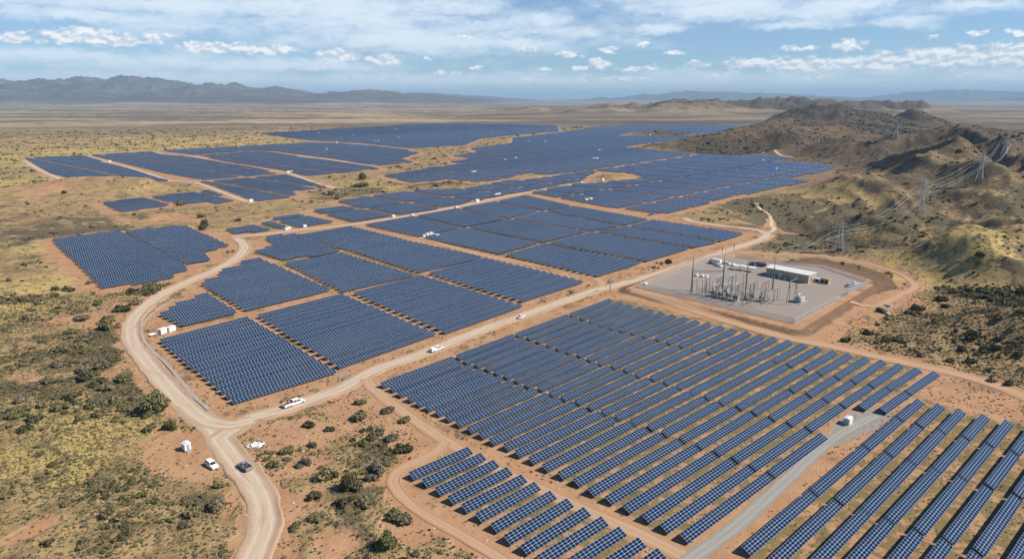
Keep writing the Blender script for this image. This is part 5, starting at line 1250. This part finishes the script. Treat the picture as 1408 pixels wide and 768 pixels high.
LM = {'the white booth': (257,618), 'the white car by the bend': (284,640), 'the white tarpaulin heap': (355,612), 'the long service truck': (404,560), 'the lower left corner': (10,760), 'the left edge halfway down': (5,520), 'the bottom of the wide curving road': (335,765),
 'the top of the small foreground block': (600,625), 'the left corner of the small foreground block': (556,655), 'the front left corner of the isolated west block': (140,400), 'the left corner of the isolated west block': (68,335), 'the white cabins at the bend': (228,456),
 'the outer side of the road bend': (165,470), 'the dark car outside the substation': (1212,428), 'the last table of the large field': (1290,515), 'the dark knoll right of the substation': (1262,462), 'the right edge beside the fields': (1400,520),
 'the nearest lattice tower': (1153,345), 'the second lattice tower': (1264,293), 'the top of the northern road bend': (330,318), 'the gap between the western and middle fields': (500,250), 'the third lattice tower': (1346,250), 'the bottom centre left': (480,760), 'the open end of the large field': (515,545), 'the right edge above the track': (1400,430)}
LMP = {k: hit(*v)[:2] for k, v in LM.items()}; groups_ = {}
for q in IND_S:
    nm_ = min(LMP, key=lambda k: (LMP[k][0]-q[0])**2+(LMP[k][1]-q[1])**2); groups_.setdefault(nm_, []).append(q)
for nm_, L_ in groups_.items():
    L_.sort(key=lambda q: (LMP[nm_][0]-q[0])**2+(LMP[nm_][1]-q[1])**2)
    for r_i, (x, y, s_, k) in enumerate(L_):
        me_, mk_ = SHR[k]; o = link('shrub', me_, None, (x, y, h1(x, y)-.06*s_), random.uniform(0, 6.28)); o.scale = (s_*random.uniform(.92, 1.1), s_*random.uniform(.85, 1.05), s_*random.uniform(.75, .95))
        tag(o, '%s %s shrub, %s nearest to %s' % ('big' if s_ > 2.4 else 'rounded' if s_ > 1.4 else 'small', TONE[mk_], ordw(r_i+1) if r_i < 60 else 'far', nm_), 'shrub', 'shrubs scattered over the dry land')
# the trees that stand out, each with trunk, limbs and crown
def tree(px, py, wpx, label, hk=.8, mk_='leaf_green', seed=0):
    q = hit(px, py); s_ = wpx/2*depth_of(*q)/FPX; Hh = s_*2*hk; r_ = empty('tree', (q[0], q[1], q[2]-.1)); tag(r_, label, 'tree'); r = np.random.default_rng(seed)
    mb = MB(); mb.tube((0,0,0), (.1*s_,.05*s_,Hh*.4), .09*s_, .06*s_, 8)
    for k in range(6):
        a = k*1.05+r.uniform(0, .5); mb.tube((.1*s_*k/6,.05*s_*k/6,Hh*(.15+.04*k)), (s_*.6*math.cos(a), s_*.6*math.sin(a), Hh*r.uniform(.5, .8)), .04*s_, .012*s_, 5)
    mb.put('trunk', M['trunk'], r_); n = 1700; V = leaf_cloud(s_*.98, Hh, n, 13, 300+seed, .060*s_); link('crown', np_mesh('crown', V, quads(n), [M[mk_]]), r_)
tree(216, 566, 42, 'largest spreading green tree left of the road bend', .72, 'leaf_green', 1)
tree(532, 752, 30, 'rounded green tree on red soil near the bottom left of the small block', .9, 'leaf_green', 2)
tree(478, 672, 30, 'dark green tree beside the gully left of the small block', .85, 'leaf_dark', 3)
tree(236, 590, 20, 'small bright green tree just above the white booth', .95, 'leaf_green', 4)
tree(499, 247, 14, 'broad green tree in the middle of the gap between western and middle fields', .9, 'leaf_green', 5)
tree(281, 312, 13, 'dark tree standing right of the isolated west block', .95, 'leaf_dark', 6)
# brush that nobody could count
def scatter(name, label, P2, S, nl, lf, mats, zs=.8, lob=4):
    hz_ = H(P2[:, 0], P2[:, 1]); Vs, mi_ = [], []; protos = [leaf_cloud(1.0, .85, nl, lob, 500+q, lf).reshape(-1, 3) for q in range(12)]; n = len(P2); sel = rng.integers(0, 12, n); rot = rng.uniform(0, math.tau, n)
    PR = np.array(protos)[sel]; c, s_ = np.cos(rot)[:, None], np.sin(rot)[:, None]; xx = PR[:, :, 0]*c-PR[:, :, 1]*s_; yy = PR[:, :, 0]*s_+PR[:, :, 1]*c
    sc_ = S[:, None]; V = np.stack([xx*sc_+P2[:, 0:1], yy*sc_+P2[:, 1:2], PR[:, :, 2]*sc_*zs*rng.uniform(.8, 1.1, n)[:, None]+hz_[:, None]-.03], 2).reshape(-1, 3)
    mi_ = np.repeat(rng.integers(0, len(mats), n), nl); o = link(name, np_mesh(name, V, quads(n*nl), [M[m_] for m_ in mats], matidx=mi_)); tag(o, label, 'brush', kind='stuff')
rest = np.array([j_ for j_ in range(len(ps)) if j_ not in top]); PR_, SR_, RR_ = ps[rest], sz[rest], rp_[rest]
MS = ['leaf_green', 'leaf_olive', 'leaf_dark', 'leaf_grey', 'leaf_dark', 'leaf_olive']
for lo, hi, nl, lf, nm_ in ((0, 330, 150, .15, 'near_brush'), (330, 700, 60, .24, 'hillside_brush'), (700, 3000, 18, .46, 'distant_brush')):
    k = (RR_ >= lo) & (RR_ < hi); print(nm_, k.sum())
    if k.any(): scatter(nm_, 'countless low dry bushes covering the open ground, %s' % nm_.replace('_', ' '), PR_[k], SR_[k], nl, lf, MS)
w2 = np.where(okv & (rv < 420), (np.clip(scr+.25+clump*.4+clump2*.5, .05, 1.3)**1.3*(1-.72*soil)+.02)*rv**2, 0.0)
pg, ig = pick(34000, w2); scatter('low_scrub', 'tiny tufts of low scrub over the red and yellow soil', pg, rng.uniform(.18, .58, len(pg)), 12, .34, ['leaf_olive', 'leaf_green', 'leaf_grey', 'leaf_olive', 'leaf_dark'], .7, 3)
w3 = np.where(vis & (rv < 300) & (rd > .8) & (padd > 2), (np.clip(yel+.1+clump2*.5, 0, 1)+.02)*(1-.8*soil)*rv**2, 0.0)
pg, ig = pick(12000, w3); scatter('dry_grass_tufts', 'dry yellow grass tufts on the slopes', pg, rng.uniform(.2, .5, len(pg)), 9, .30, ['dry_grass', 'dry_grass', 'leaf_olive'], .6, 2)
w4 = np.where(vis & (zi_arr > .5) & (rv < 380), np.clip(.35+clump2*1.1+clump*.6, 0, 1)*rv**2, 0.0)
pg, ig = pick(15000, w4); scatter('weeds_between_rows', 'low green and dry weeds growing between the panel rows', pg, rng.uniform(.14, .36, len(pg)), 8, .42, ['leaf_olive', 'dry_grass', 'leaf_green'], .45, 2)
# stones
r3 = np.where(vis & (rv < 330) & (dfld > 3), (np.clip(soil, .1, 1))*np.clip(.3+clump*1.2, 0, 1)*rv**2*np.where(rd > .6, 1, 0), 0.0); pr_, _ = pick(900, r3)
bm = bmesh.new(); bmesh.ops.create_icosphere(bm, subdivisions=1, radius=1); vv = np.array([v.co[:] for v in bm.verts]); ff = np.array([[v.index for v in f.verts] for f in bm.faces]); bm.free()
SS = rng.uniform(.10, .45, len(pr_)); nV = len(vv); VV = vv[None]*SS[:, None, None]*rng.uniform(.6, 1.25, (len(pr_), nV, 1)); VV[:, :, 2] *= .6; VV += np.column_stack([pr_, H(pr_[:, 0], pr_[:, 1])])[:, None, :]
M['stone'] = simple('stone', (.50,.40,.31), .9); me_ = np_mesh('loose_stones', VV.reshape(-1, 3), (ff[None]+np.arange(len(pr_))[:, None, None]*nV).reshape(-1, 3), [M['stone']]); tag(link('loose_stones', me_), 'pale loose stones strewn on the red soil', 'stones', kind='stuff')
# ---------------------------------------------------------------- haze
hz = bpy.data.meshes.new('haze'); x0, x1, y0, y1, z0, z1 = -50000, 50000, -50000, 50000, float(TZ.min())-1.0, float(TZ.max())+15
bv = [(x, y, z) for z in (z0, z1) for y in (y0, y1) for x in (x0, x1)]
hz.from_pydata(bv, [], [(0,2,3,1),(4,5,7,6),(0,1,5,4),(2,6,7,3),(0,4,6,2),(1,3,7,5)]); hz.update()
mh = bpy.data.materials.new('haze'); mh.use_nodes = True; t = NT(mh.node_tree)
pv = t('ShaderNodeVolumePrincipled', {'Color': (.50,.75,1.0,1), 'Density': HAZE_DENSITY, 'Anisotropy': 0.0})
t('ShaderNodeOutputMaterial', {1: pv.outputs[0]}); hz.materials.append(mh)
tag(link('haze', hz), 'thin blue haze over the far plain', 'haze', kind='stuff')
